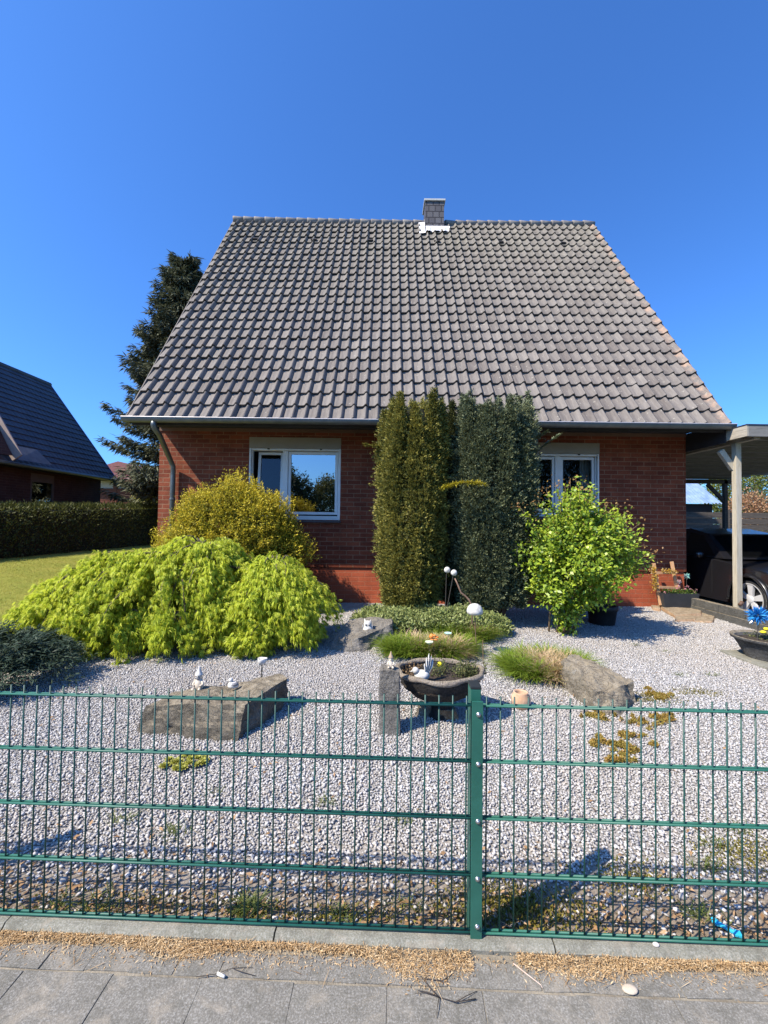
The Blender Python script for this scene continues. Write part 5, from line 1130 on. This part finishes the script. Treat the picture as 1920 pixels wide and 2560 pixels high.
# conifer behind the house
def spruce():
    g = np.random.default_rng(111); Y = 17.5; tip = at(446, 645, Y); cx = tip.x + .3; zt = tip.z
    t = thing('spruce_tree', 'tall dark blue green spruce rising behind the left of the house', 'tree', (cx, Y, 0)); L = Leaves(); wood = MB(); prof_z = np.array([0, .25, .45, .60, .72, .82, .90, .96, 1.0]) * zt; prof_r = np.array([2.2, 2.25, 2.15, 1.9, 1.55, 1.2, .88, .58, .1])
    z = 2.7
    while z < zt - .1:
        rr = np.interp(z, prof_z, prof_r); nb = int(9 + 6 * (1 - z / zt))
        for i in range(nb):
            a = g.uniform(0, 2 * np.pi); r = rr * g.uniform(.62, 1.12) * (1.18 if g.random() < .12 else 1); dirv = np.array([np.cos(a), np.sin(a), 0]); sd_ = np.array([-dirv[1], dirv[0], 0])
            k = int(24 + 70 * r / 3); u = g.uniform(.12, 1, k) ** .75; lift = .25 * (z / zt > .85)
            zz = z + g.normal(0, .08) - .30 * r * u * (1 - .85 * u) * 1.3 + .12 * r * u ** 3 + lift * u * r
            wdt = .30 * r * (1 - u) + .10; off = g.uniform(-1, 1, k) * wdt
            P = np.array([cx, Y, 0]) + dirv * (r * u)[:, None] + sd_ * off[:, None] + UP * zz[:, None]
            d0 = dirv * .7 + sd_ * (off / (wdt + .02) * .6)[:, None]
            for j in range(4):
                L.add(P + g.normal(0, .05, (k, 3)), d0 + rvec(k, g) * .45 - UP * g.uniform(.0, .8, (k, 1)), UP + rvec(k, g) * .7, g.uniform(.16, .36, k), g.uniform(.03, .07, k), .15)
            if r > .5: wood.tube([(cx, Y, z), tuple(np.array([cx, Y, z]) + dirv * r * .5 - UP * .12 * r), tuple(np.array([cx, Y, z]) + dirv * r * .92 - UP * .05 * r)], [.03, .02, .006], 4)
        z += .27 * (1.25 - .5 * z / zt)
    wood.tube([(cx, Y, -.1), (cx + .05, Y, zt * .5), (tip.x + .15, Y, zt - .15)], [.26, .17, .02], 10)
    L.build('crown', leafmat('spruce_needle', [(.1, (.045, .058, .04)), (.5, (.11, .125, .078)), (.85, (.19, .20, .115)), (1, (.27, .26, .14))], .12, .7, .8), t); wood.build('trunk', M_BARK, t, True)
spruce()
def bush(name, label, cat, c, rad, n, size, stops, seed, group=None, core=True):
    g = np.random.default_rng(seed); t = thing(name, label, cat, (c[0], c[1], 0), group); L = Leaves(); d = rvec(n, g); q = g.uniform(.55, 1.05, n) ** .6 * (1 + .13 * np.sin(d[:, 0] * 6 + seed) * np.cos(d[:, 2] * 7 + d[:, 1] * 5))
    tips = np.array(c) + d * np.array(rad) * q[:, None]; tips[:, 2] = np.maximum(tips[:, 2], .1)
    for j in range(9): L.add(tips + g.normal(0, size * 1.3, (n, 3)), d * .5 + rvec(n, g) + UP * .2, rvec(n, g) + UP * .3, g.uniform(size * .7, size * 1.4, n), size * .55, .2)
    L.build('crown', leafmat(name + '_leaf_%d' % seed, stops, .3, .55, .9), t)
    mb = MB()
    for i in range(6):
        a = i * 1.05; mb.tube([(c[0] + .1 * math.cos(a), c[1] + .1 * math.sin(a), -.05), (c[0] + .25 * rad[0] * math.cos(a), c[1] + .25 * rad[1] * math.sin(a), c[2] * .7), (c[0] + .6 * rad[0] * math.cos(a), c[1] + .6 * rad[1] * math.sin(a), c[2] + .3 * rad[2])], [.07, .05, .015], 6)
    mb.build('trunk', M_BARK, t, True); return t
G1 = [(.1, (.07, .10, .02)), (.5, (.17, .20, .04)), (.9, (.30, .32, .08))]
GD = [(.1, (.018, .03, .012)), (.5, (.045, .062, .022)), (.9, (.09, .11, .04))]
p = at(368, 1250, 22); bush('shrub', 'yellow green shrub in the sun between the shed and the house', 'shrub', (p.x, 22, 1.4), (.85, .8, 1.7), 700, .09, [(.1, (.14, .16, .02)), (.5, (.30, .30, .05)), (.9, (.46, .42, .08))], 121)
p = at(378, 1235, 26); bush('shrub', 'dark shrub under the spruce close to the house wall', 'shrub', (p.x, 26, 1.8), (1.5, 1.2, 2.4), 900, .12, GD, 122)

# ------------------------------------------------------------------ carport, car and the things beside it
def m_wood(name, a, b, c3, axis='z'):
    m = mat(name, a, .85, 0, .2); t = NT(m); mp = t.new('ShaderNodeMapping'); t.link(t.coord(), mp.inputs[0]); mp.inputs['Scale'].default_value = (22, 22, 1.5) if axis == 'z' else ((1.5, 22, 22) if axis == 'x' else (22, 1.5, 22))
    f = t.noise(2.2, 6, .7, mp.outputs[0], 1.0); t.color(t.ramp(f, [(.28, a), (.5, b), (.72, c3)])); t.bump(f, .3, .006); return m
M_PW = m_wood('weathered_post_wood', (.32, .28, .21), (.46, .42, .33), (.56, .52, .44)); M_PWX = m_wood('weathered_beam_wood', (.24, .22, .18), (.40, .36, .29), (.52, .48, .40), 'y'); M_PWF = m_wood('grey_fascia_wood', (.13, .13, .125), (.22, .215, .20), (.31, .30, .28), 'x'); M_DW = m_wood('dark_joist_wood', (.05, .045, .04), (.10, .085, .07), (.17, .15, .125), 'x')
PY = 7.05; pL, pR = at(1830, 1300, PY).x, at(1854, 1300, PY).x; pxm = at(1835, 1300, PY).x
cp = thing('carport', 'grey wooden carport with open flat roof at the right of the house', 'carport', (7.5, 9, 0))
ps = .092; pX = at(1830, 1300, PY + ps).x; ptop = at(1840, 1108, PY).z
MB().box(pX, pX + ps, PY, PY + ps, -.1, ptop).build('post', M_PW, cp, False, .006)
FYc = at(1867, 1062, 6.62); fz1 = FYc.z; fz0 = at(1867, 1090, 6.62).z; fX = FYc.x; FYy = 6.62
YB = 13.2; XB = 10.6
lowz = at(1850, 1100, PY).z
MB().box(fX, fX + .03, FYy, 7.06, fz0, fz1).build('side_fascia', M_PWX, cp, False, .003)
MB().box(fX - .0, fX + .03, 7.07, YB, fz0, fz1).build('side_fascia', M_DW, cp)  # same fascia continued in dark wood: shade under the eave put into colour
MB().box(fX + .031, XB, FYy, FYy + .03, fz0 - .005, fz1 - .003).build('front_fascia', M_PWF, cp, False, .003)
MB().box(fX - .01, XB, FYy - .01, YB, fz1 + .002, fz1 + .012).build('roof_edge_strip', M_BOARD, cp)
MB().box(pX + .005, pX + .10, 6.70, YB - .1, ptop + .002, ptop + .13 if ptop + .13 < fz1 - .02 else fz1 - .03).build('side_beam', M_PWX, cp)
br = MB(); a, b = Vector((pX + ps / 2, PY + .09, ptop - .46)), Vector((pX + ps / 2, PY + .62, ptop - .0))
MB().box(5.7225, fX - .002, 7.02, YB, fz0 - .03, EZ + .064).build('gap_filler', M_BOARD, cp)  # dark filler block, added to shut out the sky below the eave
a, b = at(1838, 1172, PY + .05), at(1805, 1126, PY + .05)
br = MB(); d_ = (b - a).normalized(); nx_ = Vector((-d_.z, 0, d_.x)); br.obox((a + b) / 2 + Vector((0, .04, 0)) - nx_ * .0, (b - a) / 2, (0, .035, 0), nx_ * .045); br.build('brace', M_PW, cp, False, .004)
y = 6.9; i = 0
while y < YB:
    MB().box(fX + .04, XB, y, y + .06, fz0 + .002, fz0 + .11).build('joist', M_PWF, cp); y += .58; i += 1
def m_sheet():
    m = mat('smoky_roof_sheet', (.10, .09, .08), .4); t = NT(m); tr = t.new('ShaderNodeBsdfTransparent'); tr.inputs[0].default_value = (.6, .52, .42, 1); tl = t.new('ShaderNodeBsdfTranslucent'); tl.inputs[0].default_value = (.10, .085, .07, 1)
    mx = t.new('ShaderNodeMixShader'); mx.inputs[0].default_value = .12; t.link(tl.outputs[0], mx.inputs[1]); t.link(tr.outputs[0], mx.inputs[2]); t.link(mx.outputs[0], t.n['Material Output'].inputs[0]); return m
rsx = MB(); n = 120
for i in range(n):
    xa, xb = fX + .03 + (XB - fX - .03) * i / n, fX + .03 + (XB - fX - .03) * (i + 1) / n; za, zb_ = fz0 + .125 + .012 * math.sin(i * 1.6), fz0 + .125 + .012 * math.sin((i + 1) * 1.6)
    rsx.quad((xa, FYy + .04, za), (xb, FYy + .04, zb_), (xb, YB, zb_ - .05), (xa, YB, za - .05))
rsx.build('roof_sheet', m_sheet(), cp)
for (px, yy) in ((1812, 12.6), (1990, 12.6)):
    q = at(px, 1300, yy).x; MB().box(q, q + .1, yy, yy + .1, -.1, fz0 - .02).build('post', M_DW, cp)
MB().box(fX, XB, 12.6, 12.7, fz0 - .14, fz0 - .02).build('rear_beam', M_DW, cp)
qa = at(1812, 1300, 12.6).x; br = MB(); br.obox((qa - .22, 12.65, fz0 - .42), (.26, 0, -.26), (0, .03, 0), (.035, 0, .035)); br.build('brace', M_DW, cp)
q = at(1840, 1508, PY); MB().tube([(pX + .01, PY - .03, q.z - .03), (pX + .06, PY - .035, q.z + .03)], .028, 10).build('drain_pipe_end', mat('brown_plastic', (.12, .07, .05), .6), cp, True)

# car
def car():
    M_PAINT = mat('dark_grey_car_paint', (.012, .012, .015), .3, .0, .6); M_PAINT.node_tree.nodes['Principled BSDF'].inputs['Coat Weight'].default_value = .6
    M_TYRE = mottled('tyre_rubber', (.018, .018, .02), (.03, .03, .032), 20, .85, .2, 60); M_RIM = mat('silver_rim', (.62, .62, .63), .38, .15); M_CG = m_glass('car_glass', .12, (.01, .01, .012)); M_BLK = mat('black_trim', (.015, .015, .016), .6)
    X0 = 6.12; wY, wR = 7.06, .325; L0 = wY - .83; X1 = X0 + 1.74
    t = thing('parked_car', 'dark grey hatchback with silver wheels, parked under the carport', 'car', (X0 + .87, wY + 1.3, 0))
    rY = wY + 2.58; L1 = rY + .72
    def arch(c): return [(c + .385 * math.cos(a), .325 + .385 * math.sin(a)) for a in np.linspace(math.pi * 1.06, -.06 * math.pi, 15)]
    lower = [(L0 + .05, .22)] + [(wY - .385, .22)] + arch(wY) + [(wY + .385, .2), (rY - .385, .2)] + arch(rY) + [(L1 - .05, .25), (L1, .55), (L1 - .03, .92), (rY + .1, .98), (wY + .75, .94), (wY + .1, .86), (L0 + .25, .76), (L0 + .02, .62), (L0, .42)]
    bm = bmesh.new(); secs = [(X0 + .0, .96, 1.0), (X0 + .06, 1, 1), (X0 + .87, 1.0, 1.0), (X1 - .06, 1, 1), (X1, .96, 1)]; ringv = []
    mid = ((L0 + L1) / 2, .6)
    for x, sc_, _ in secs: ringv.append([bm.verts.new((x, mid[0] + (y - mid[0]) * (1 - (1 - sc_) * .35), mid[1] + (z - mid[1]) * (1 if z < .72 else (1 - (1 - sc_) * 1.2)))) for y, z in lower])
    n = len(lower)
    for a, b in zip(ringv, ringv[1:]):
        for i in range(n): bm.faces.new((a[i], a[(i + 1) % n], b[(i + 1) % n], b[i]))
    bm.faces.new(ringv[0][::-1]); bm.faces.new(ringv[-1]); bmesh.ops.recalc_face_normals(bm, faces=bm.faces)
    me = bpy.data.meshes.new('body'); bm.to_mesh(me); bm.free(); link('body', me, t, M_PAINT)
    cab = [(wY + .55, .95), (wY + 1.15, 1.40), (wY + 1.7, 1.50), (rY - .3, 1.49), (rY + .35, 1.30), (rY + .62, .95)]
    c = MB(); nc = len(cab); sx = (.05, .20)
    def inset(z): return .05 + .20 * (z - .95) / .55
    c.add([(X0 + inset(z), y, z) for y, z in cab] + [(X1 - inset(z), y, z) for y, z in cab], [tuple(range(nc)), tuple(range(2 * nc - 1, nc - 1, -1))] + [(i, (i + 1) % nc, (i + 1) % nc + nc, i + nc) for i in range(nc)])
    c.build('cabin', M_PAINT, t, False, .02)
    wy = [(wY + .78, .99), (wY + 1.24, 1.36), (wY + 1.62, 1.42), (wY + 1.62, .99)]; wy2 = [(wY + 1.70, .99), (wY + 1.70, 1.43), (rY - .3, 1.42), (rY + .25, 1.28), (rY + .38, .99)]
    for poly in (wy, wy2):
        for s, f in ((X0, 1), (X1, -1)): MB().add([(s + f * (inset(z) - .004), y, z) for y, z in poly], [tuple(range(len(poly)))]).build('side_window', M_CG, t)
    MB().add([(X0 + .2, wY + .58, .985), (X1 - .2, wY + .58, .985), (X1 - .27, wY + 1.12, 1.385), (X0 + .27, wY + 1.12, 1.385)], [(0, 1, 2, 3)]).build('windscreen', M_CG, t)
    for s in (X0, X1):
        f = 1 if s == X0 else -1
        for cyy in (wY, rY):
            MB().tube([(s + f * (-.022 + .0), cyy + .395 * math.cos(a), .325 + .395 * math.sin(a)) for a in np.linspace(math.pi * 1.05, -.05 * math.pi, 24)], [.03] * 24, 8).build('fender_lip', M_PAINT, t, True)
            w_ = MB(); xs = s + f * .015
            prof = [(.255, 0), (.272, -.010), (.30, -.012), (.319, .012), (wR, .05), (wR, .15), (.31, .19), (.26, .19)]
            def lx(mb, prof, n=40):
                b = len(mb.v)
                for r, d in prof:
                    for k in range(n): a = 2 * math.pi * k / n; mb.v.append((xs + f * d, cyy + r * math.cos(a), wR + r * math.sin(a)))
                for i in range(len(prof) - 1):
                    for k in range(n): mb.f.append((b + i * n + k, b + i * n + (k + 1) % n, b + (i + 1) * n + (k + 1) % n, b + (i + 1) * n + k))
            whl = thing('wheel', None, None, (s, cyy, wR)); whl.parent = t; whl.matrix_parent_inverse = wmat(t).inverted()
            lx(w_, prof); w_.build('tyre', M_TYRE, whl, True)
            r_ = MB(); lx(r_, [(.268, .0), (.272, -.012), (.250, -.008), (.238, .02), (.232, .12)])
            for k in range(5):
                a = 2 * math.pi * k / 5 + .35; ca, sa_ = math.cos(a), math.sin(a)
                for w1, w2 in ((.055, .030),):
                    def pt(r, o, d): return (xs + f * d, cyy + r * ca - o * sa_, wR + r * sa_ + o * ca)
                    r_.add([pt(.03, -w2, .012), pt(.03, w2, .012), pt(.245, w1, -.002), pt(.245, -w1, -.002), pt(.03, -w2, .05), pt(.03, w2, .05), pt(.245, w1 * 1.1, .04), pt(.245, -w1 * 1.1, .04)], [(0, 1, 2, 3), (0, 4, 5, 1), (1, 5, 6, 2), (2, 6, 7, 3), (3, 7, 4, 0)])
            lx(r_, [(.065, .012), (.055, .002), (.03, -.004), (.001, -.006)]); r_.build('rim', M_RIM, whl)
            d_ = MB(); lx(d_, [(.23, .07), (.001, .07)]); d_.build('brake_disc', M_BLK, whl)
            k_ = MB(); lx(k_, [(.38, .10), (.38, .42), (.001, .42)]); k_.build('wheel_well', M_BLK, t)
    MB().add([(X0 + .02, L0 + .10, .60), (X0 - .003, L0 + .42, .70), (X0 - .003, L0 + .40, .78), (X0 + .05, L0 + .2, .73)], [(0, 1, 2, 3)]).build('headlight', mat('headlight_lens', (.6, .62, .65), .1), t)
    MB().ball((X0 - .10, wY + .95, 1.0), .08, 12, 8, .9, .6, .8).build('wing_mirror', M_PAINT, t, True)
    for yy in (wY + .78, wY + 1.66): MB().box(X0 - .004, X0 + .001, yy, yy + .008, .32, .93).build('door_seam', M_BLK, t)
    MB().box(X0 - .02, X0 - .001, wY + 1.45, wY + 1.6, .82, .85).build('door_handle', M_PAINT, t, False, .004)
car()

# stone edging along the drive
M_EDGE = m_rock('edging_stone', (.075, .078, .075), (.13, .13, .122), (.20, .195, .18), (.35, .34, .3), .72)
ed = thing('edging_wall', 'low dark stone block edging between gravel and carport drive', 'edging', (5.6, 6.6, 0)); g3 = random.Random(6)
y = 7.72; rowz = [(0, .115), (.118, .245)]
for r, (z0_, z1_) in enumerate(rowz):
    y = 7.78 - r * .05; k = 0
    while y > 3.9:
        Ln = (.22, .52, .52)[0 if (k == 0 and r) else 1]; xo = 5.60 + g3.uniform(-.008, .008) + (.014 if r else 0)
        MB().box(xo - .06, xo + .05, y - Ln + .012, y, z0_ - (.1 if r == 0 else 0), z1_ + g3.uniform(-.004, .004)).build('edging_block', M_EDGE, ed, False, .008); y -= Ln; k += 1

# sandstone slabs by the house corner
M_SS = m_rock('sandstone', (.42, .26, .15), (.56, .37, .23), (.66, .48, .33), (.74, .60, .46), .68)
for k, (pts, z, lab) in enumerate((
        ([(1640, 1520), (1752, 1520), (1758, 1545), (1688, 1548)], .075, 'large flat sandstone slab in front of the flower trough'),
        ([(1688, 1540), (1740, 1538), (1742, 1556), (1686, 1556)], .05, 'orange sandstone slab, nearest piece below the large flat slab'),
        ([(1740, 1530), (1790, 1540), (1785, 1560), (1735, 1558)], .045, 'broken tan sandstone piece against the dark edging blocks'),
        ([(1628, 1520), (1650, 1521), (1652, 1530), (1634, 1528)], .06, 'small tan sandstone piece at the foot of the wooden trellis'))):
    q = [gp(*p) for p in pts]; q = q[::-1]
    rock('sandstone_slab', lab, 'stone slab', [(p.x, p.y, -.03) for p in q], [(p.x, p.y + .01, z * (1 if i % 2 else .8)) for i, p in enumerate(q)], M_SS, 30 + k, 3, .008, group='sandstone slabs by the house corner')

# flower trough
ty = 7.60; tx0, tx1 = at(1657, 1500, ty).x, at(1747, 1500, ty).x; tz = at(1700, 1484, ty).z
tr = thing('flower_trough', 'dark grey rectangular flower trough with pink flowers', 'planter', ((tx0 + tx1) / 2, ty, 0))
tb = MB(); tb.add([(tx0 + .03, ty, .075), (tx1 - .03, ty, .075), (tx1 - .03, ty + .17, .075), (tx0 + .03, ty + .17, .075), (tx0, ty - .02, tz), (tx1, ty - .02, tz), (tx1, ty + .2, tz), (tx0, ty + .2, tz), (tx0 + .02, ty, tz), (tx1 - .02, ty, tz), (tx1 - .02, ty + .18, tz), (tx0 + .02, ty + .18, tz), (tx0 + .02, ty, tz - .03), (tx1 - .02, ty, tz - .03), (tx1 - .02, ty + .18, tz - .03), (tx0 + .02, ty + .18, tz - .03)],
       [(0, 3, 2, 1), (0, 1, 5, 4), (1, 2, 6, 5), (2, 3, 7, 6), (3, 0, 4, 7), (4, 5, 9, 8), (5, 6, 10, 9), (6, 7, 11, 10), (7, 4, 8, 11), (8, 9, 13, 12), (9, 10, 14, 13), (10, 11, 15, 14), (11, 8, 12, 15), (12, 13, 14, 15)])
tb.build('trough', mottled('anthracite_plastic', (.028, .032, .038), (.045, .05, .056), 8, .6, .05), tr)
g4 = np.random.default_rng(131); n = 500; P = np.stack([g4.uniform(tx0 + .03, tx1 - .03, n), g4.uniform(ty, ty + .17, n), tz - .02 + g4.random(n) * .08], 1); L = Leaves(); L.add(P, rvec(n, g4) + UP * .5, rvec(n, g4), g4.uniform(.02, .045, n), .02); L.build('foliage', leafmat('trough_leaf', [(.1, (.04, .08, .015)), (.6, (.10, .17, .03)), (1, (.2, .26, .06))], .3), tr)
for i, (px, py) in enumerate(((1693, 1472), (1697, 1465), (1712, 1473), (1718, 1466), (1726, 1474), (1741, 1475), (1698, 1452), (1703, 1476), (1672, 1478), (1662, 1481), (1735, 1481), (1710, 1480))):
    q = at(px, py, ty + .08 + .03 * math.sin(i * 2)); k = 26; L = Leaves(); L.add(np.array(q) + g4.normal(0, .006, (k, 3)), rvec(k, g4) + UP * .3, rvec(k, g4), g4.uniform(.014, .028, k), .016); L.build('blossom', leafmat('pink_petal_%d' % i, [(.1, (.55, .20, .26)), (.5, (.72, .36, .42)), (1, (.80, .58, .60))], .3), tr)
# foil flower behind the trough
pf = at(1716, 1440, ty + .12); fo = thing('teal_pinwheel', 'white and teal pinwheel on a stick above the flower trough', 'pinwheel', (pf.x, pf.y, 0)); mb = MB(); mb.tube([(pf.x, pf.y, .1), (pf.x, pf.y, pf.z)], .004, 6); mb.build('stick', M_STK, fo)
def vanes(c, r, n, m, name, parent, g, tilt=.5, w=.5):
    L = Leaves(); a = np.arange(n) * 2 * np.pi / n; d = np.stack([np.cos(a), np.full(n, -.25) + g.normal(0, .15, n), np.sin(a)], 1); L.add(np.tile(np.array(c), (n, 1)), d, np.array([0, -1., 0]) + np.stack([-np.sin(a), 0 * a, np.cos(a)], 1) * tilt, r, r * w, .25); return L.build(name, m, parent)
vanes(pf, .07, 8, leafmat('teal_foil', [(.1, (.10, .42, .38)), (.5, (.30, .62, .55)), (.8, (.70, .72, .68))], .2, .3), 'vanes', fo, g4)
pf2 = at(1696, 1455, ty + .1); vanes(pf2, .055, 7, leafmat('white_foil', [(.1, (.6, .58, .55)), (1, (.8, .78, .76))], .2, .4), 'white_flower', tr, g4)

# wooden trellis leaning by the wall
M_TRW = m_wood('orange_pine', (.48, .25, .12), (.62, .36, .19), (.72, .46, .27))
tY = 7.68; tl = thing('trellis', 'orange pine plant trellis leaning by the house corner', 'trellis', (at(1650, 1500, tY).x, tY, 0))
def slat(p0, p1, Y0, Y1, wd, m=M_TRW, nm='slat', par=None):
    a, b = at(p0[0], p0[1], Y0), at(p1[0], p1[1], Y1); d = (b - a).normalized(); sx = d.cross(Vector((0, 1, 0))).normalized(); sy_ = d.cross(sx).normalized(); mb = MB(); mb.obox((a + b) / 2, (b - a) / 2, sx * wd, sy_ * .010); return mb.build(nm, m, par, False, .002)
slat((1652, 1513), (1634, 1408), tY, tY + .12, .030, nm='stile', par=tl); slat((1694, 1482), (1679, 1404), tY + .10, tY + .16, .030, nm='stile', par=tl)
slat((1638, 1432), (1692, 1432), tY + .03, tY + .09, .022, nm='rung', par=tl); slat((1647, 1468), (1700, 1470), tY - .02, tY + .08, .022, nm='rung', par=tl)
g5 = np.random.default_rng(133); k = 420; u = g5.random(k); P0 = np.array(at(1635, 1412, tY + .08)); P1 = np.array(at(1640, 1475, tY - .02)); P = P0 + (P1 - P0) * u[:, None] + g5.normal(0, .028, (k, 3)) * [1, .6, .8]; P[:, 0] -= .02
k2 = 200; u2 = g5.random(k2); Q0, Q1 = np.array(at(1655, 1426, tY)), np.array(at(1692, 1430, tY + .05)); P = np.concatenate([P, Q0 + (Q1 - Q0) * u2[:, None] + g5.normal(0, .02, (k2, 3))]); k += k2
L = Leaves(); L.add(P, rvec(k, g5) - UP * .2, rvec(k, g5), g5.uniform(.018, .038, k), .018); L.build('vine', leafmat('vine_leaf', [(.1, (.36, .20, .02)), (.45, (.60, .38, .03)), (.7, (.62, .50, .30)), (.9, (.45, .12, .05)), (1, (.20, .22, .04))], .3, .6, 9), tl)

# big round planter at the right edge with a blue foil windmill
rb = gp(1925, 1662); rY_ = rb.y + .14; rz = at(1900, 1592, rY_).z; rx0 = at(1846, 1590, rY_).x; rr = .34; rX = rx0 + rr
M_RP = m_rock('round_planter_stone', (.055, .055, .058), (.10, .10, .10), (.17, .168, .16), (.3, .29, .27), .7)
rp = thing('planter', 'round dark stone planter with a blue foil windmill at the right edge', 'planter', (rX, rY_, 0))
MB().lathe((rX, rY_, 0), [(.19, -.02), (.20, .02), (.26, rz * .5), (.315, rz * .86), (.34, rz * .88), (.345, rz * .99), (.325, rz), (.30, rz - .02), (.28, rz - .07), (.01, rz - .05)], 40).build('body', M_RP, rp, True)
MB().lathe((rX, rY_, rz - .055), [(.29, 0), (.2, .03), (.01, .04)], 24).build('soil', M_SOIL, rp, True)
pot_plants('foliage', rX, rY_, rz - .03, .2, .2, 500, M_POTL, rp, .06, seed=9)
for px, py in ((1916, 1572), (1908, 1580)): MB().ball(at(px, py, rY_ - .08), .028, 10, 6, 1.2, 1, .6).build('yellow_flower', bpy.data.materials['yellow_petal'], rp, True)
MB().box(rX - .32, rX + .5, rY_ - .34, rY_ + .3, -.02, .035).build('base_slab', M_KERB, rp, False, .012)
pf = at(1895, 1538, rY_ - .05); wm = thing('foil_windmill', 'bright blue foil windmill stuck in the round planter', 'pinwheel', (pf.x, pf.y, rz)); MB().tube([(pf.x - .01, pf.y, rz - .06), (pf.x, pf.y, pf.z)], .004, 6).build('stick', M_STK, wm)
g6 = np.random.default_rng(135); n = 260; d = rvec(n, g6) * [1, .7, .85]; L = Leaves(); L.add(np.array(pf) + unit(d) * .02, d, rvec(n, g6), g6.uniform(.05, .115, n), g6.uniform(.012, .026, n), .4)
L.build('foil', leafmat('blue_foil', [(.1, (.01, .14, .50)), (.5, (.03, .32, .80)), (.8, (.10, .50, .88)), (1, (.55, .78, .92))], .25, .25, 20, spec=.7), wm)
# dark round pot behind the rose
dpn = gp(1505, 1560); h = at(1505, 1508, dpn.y).z
MB().lathe((dpn.x, dpn.y, 0), [(.16, -.02), (.18, .02), (.21, h * .7), (.225, h * .72), (.225, h * .92), (.20, h * .93), (.19, h * .75), (.01, h * .72)], 28).build('round_pot', mottled('black_pot', (.018, .018, .018), (.035, .034, .032), 9, .6, .1), None, True); tag(bpy.data.objects['round_pot'], 'black round pot in the shade behind the rose bush', 'pot')

# beyond the carport
Yb = 19.0
sh2 = thing('garden_shed', 'shed with a sunlit blue grey corrugated roof seen below the carport', 'shed', (at(1760, 1240, Yb).x, Yb, 0))
xa, xb = at(1705, 1240, Yb).x, at(1806, 1245, Yb).x; za, zb_ = at(1750, 1258, Yb).z, at(1750, 1172, Yb + 2.5).z
r2 = MB(); n = 44
for i in range(n):
    u0, u1 = xa + (xb - xa) * i / n, xa + (xb - xa) * (i + 1) / n; w0, w1 = .03 * math.sin(i * 1.57), .03 * math.sin((i + 1) * 1.57)
    r2.quad((u0, Yb, za + w0), (u1, Yb, za + w1), (u1 - .15, Yb + 2.5, zb_ + w1), (u0 - .15, Yb + 2.5, zb_ + w0))
r2.build('roof', mottled('blue_grey_sheet', (.12, .20, .36), (.24, .34, .50), 3, .5, 0), sh2); MB().box(xa + .2, xb - .3, Yb + .2, Yb + 2.3, 0, za - .02).build('wall', M_DARK, sh2)
fb = thing('board_fence', 'dark wooden fence behind the carport', 'fence', (8, 15.2, 0)); xa, xb = 5.8, 17
for i in range(9): MB().box(xa, xb, 15.2, 15.23, .1 + i * .22, .30 + i * .22).build('board', M_DW, fb)
for i in range(6): MB().box(xa + i * 2.2, xa + i * 2.2 + .09, 15.14, 15.198, 0, at(1890, 1275, 15.2).z).build('post', M_DW, fb)
for k, (px, py, Y, rd, st, lab, nz) in enumerate(((1890, 1235, 21, (2.4, 1.4, 2.7), G1, 'sunny leafy shrub beyond the carport, right of the post', 2200), (1985, 1225, 23, (2.6, 1.5, 2.6), G1, 'taller green shrub beyond the carport at the right edge', 2000), (1872, 1278, 18, (.7, .6, .75), [(.1, (.25, .12, .06)), (.5, (.45, .25, .14)), (.9, (.5, .36, .2))], 'reddish low shrub behind the dark board fence', 400), (1822, 1250, 23, (.9, .7, 2.2), G1, 'narrow green shrub between the shed and carport post', 400))):
    p = at(px, py, Y); bush('shrub', lab, 'shrub', (p.x, Y, max(p.z, .6)), rd, nz, .10, st, 140 + k, 'shrubs beyond the carport')
# trees and a lamp across the street (the window reflects them)
bush('street_tree', 'broad dark tree across the street, reflected in the left window', 'tree', (-9.6, -21, 3.2), (3.2, 2.5, 2.9), 2600, .22, GD, 151, 'trees across the street')
bush('street_tree', 'rounded olive tree across the street, reflected at the right of the window', 'tree', (-5.2, -22, 2.9), (1.5, 1.4, 2.5), 1400, .18, [(.1, (.07, .08, .02)), (.5, (.14, .14, .04)), (.9, (.22, .21, .07))], 152, 'trees across the street')
bush('street_tree', 'wide low tree mass across the street, reflected in the dim left sash', 'tree', (-16, -23, 3.5), (4.5, 2.5, 3.8), 2600, .24, GD, 153, 'trees across the street')
bush('street_tree', 'dense dark tree across the street, facing the right window', 'tree', (14.5, -22, 4.2), (7.5, 2.5, 5.2), 4200, .24, GD, 154, 'trees across the street')
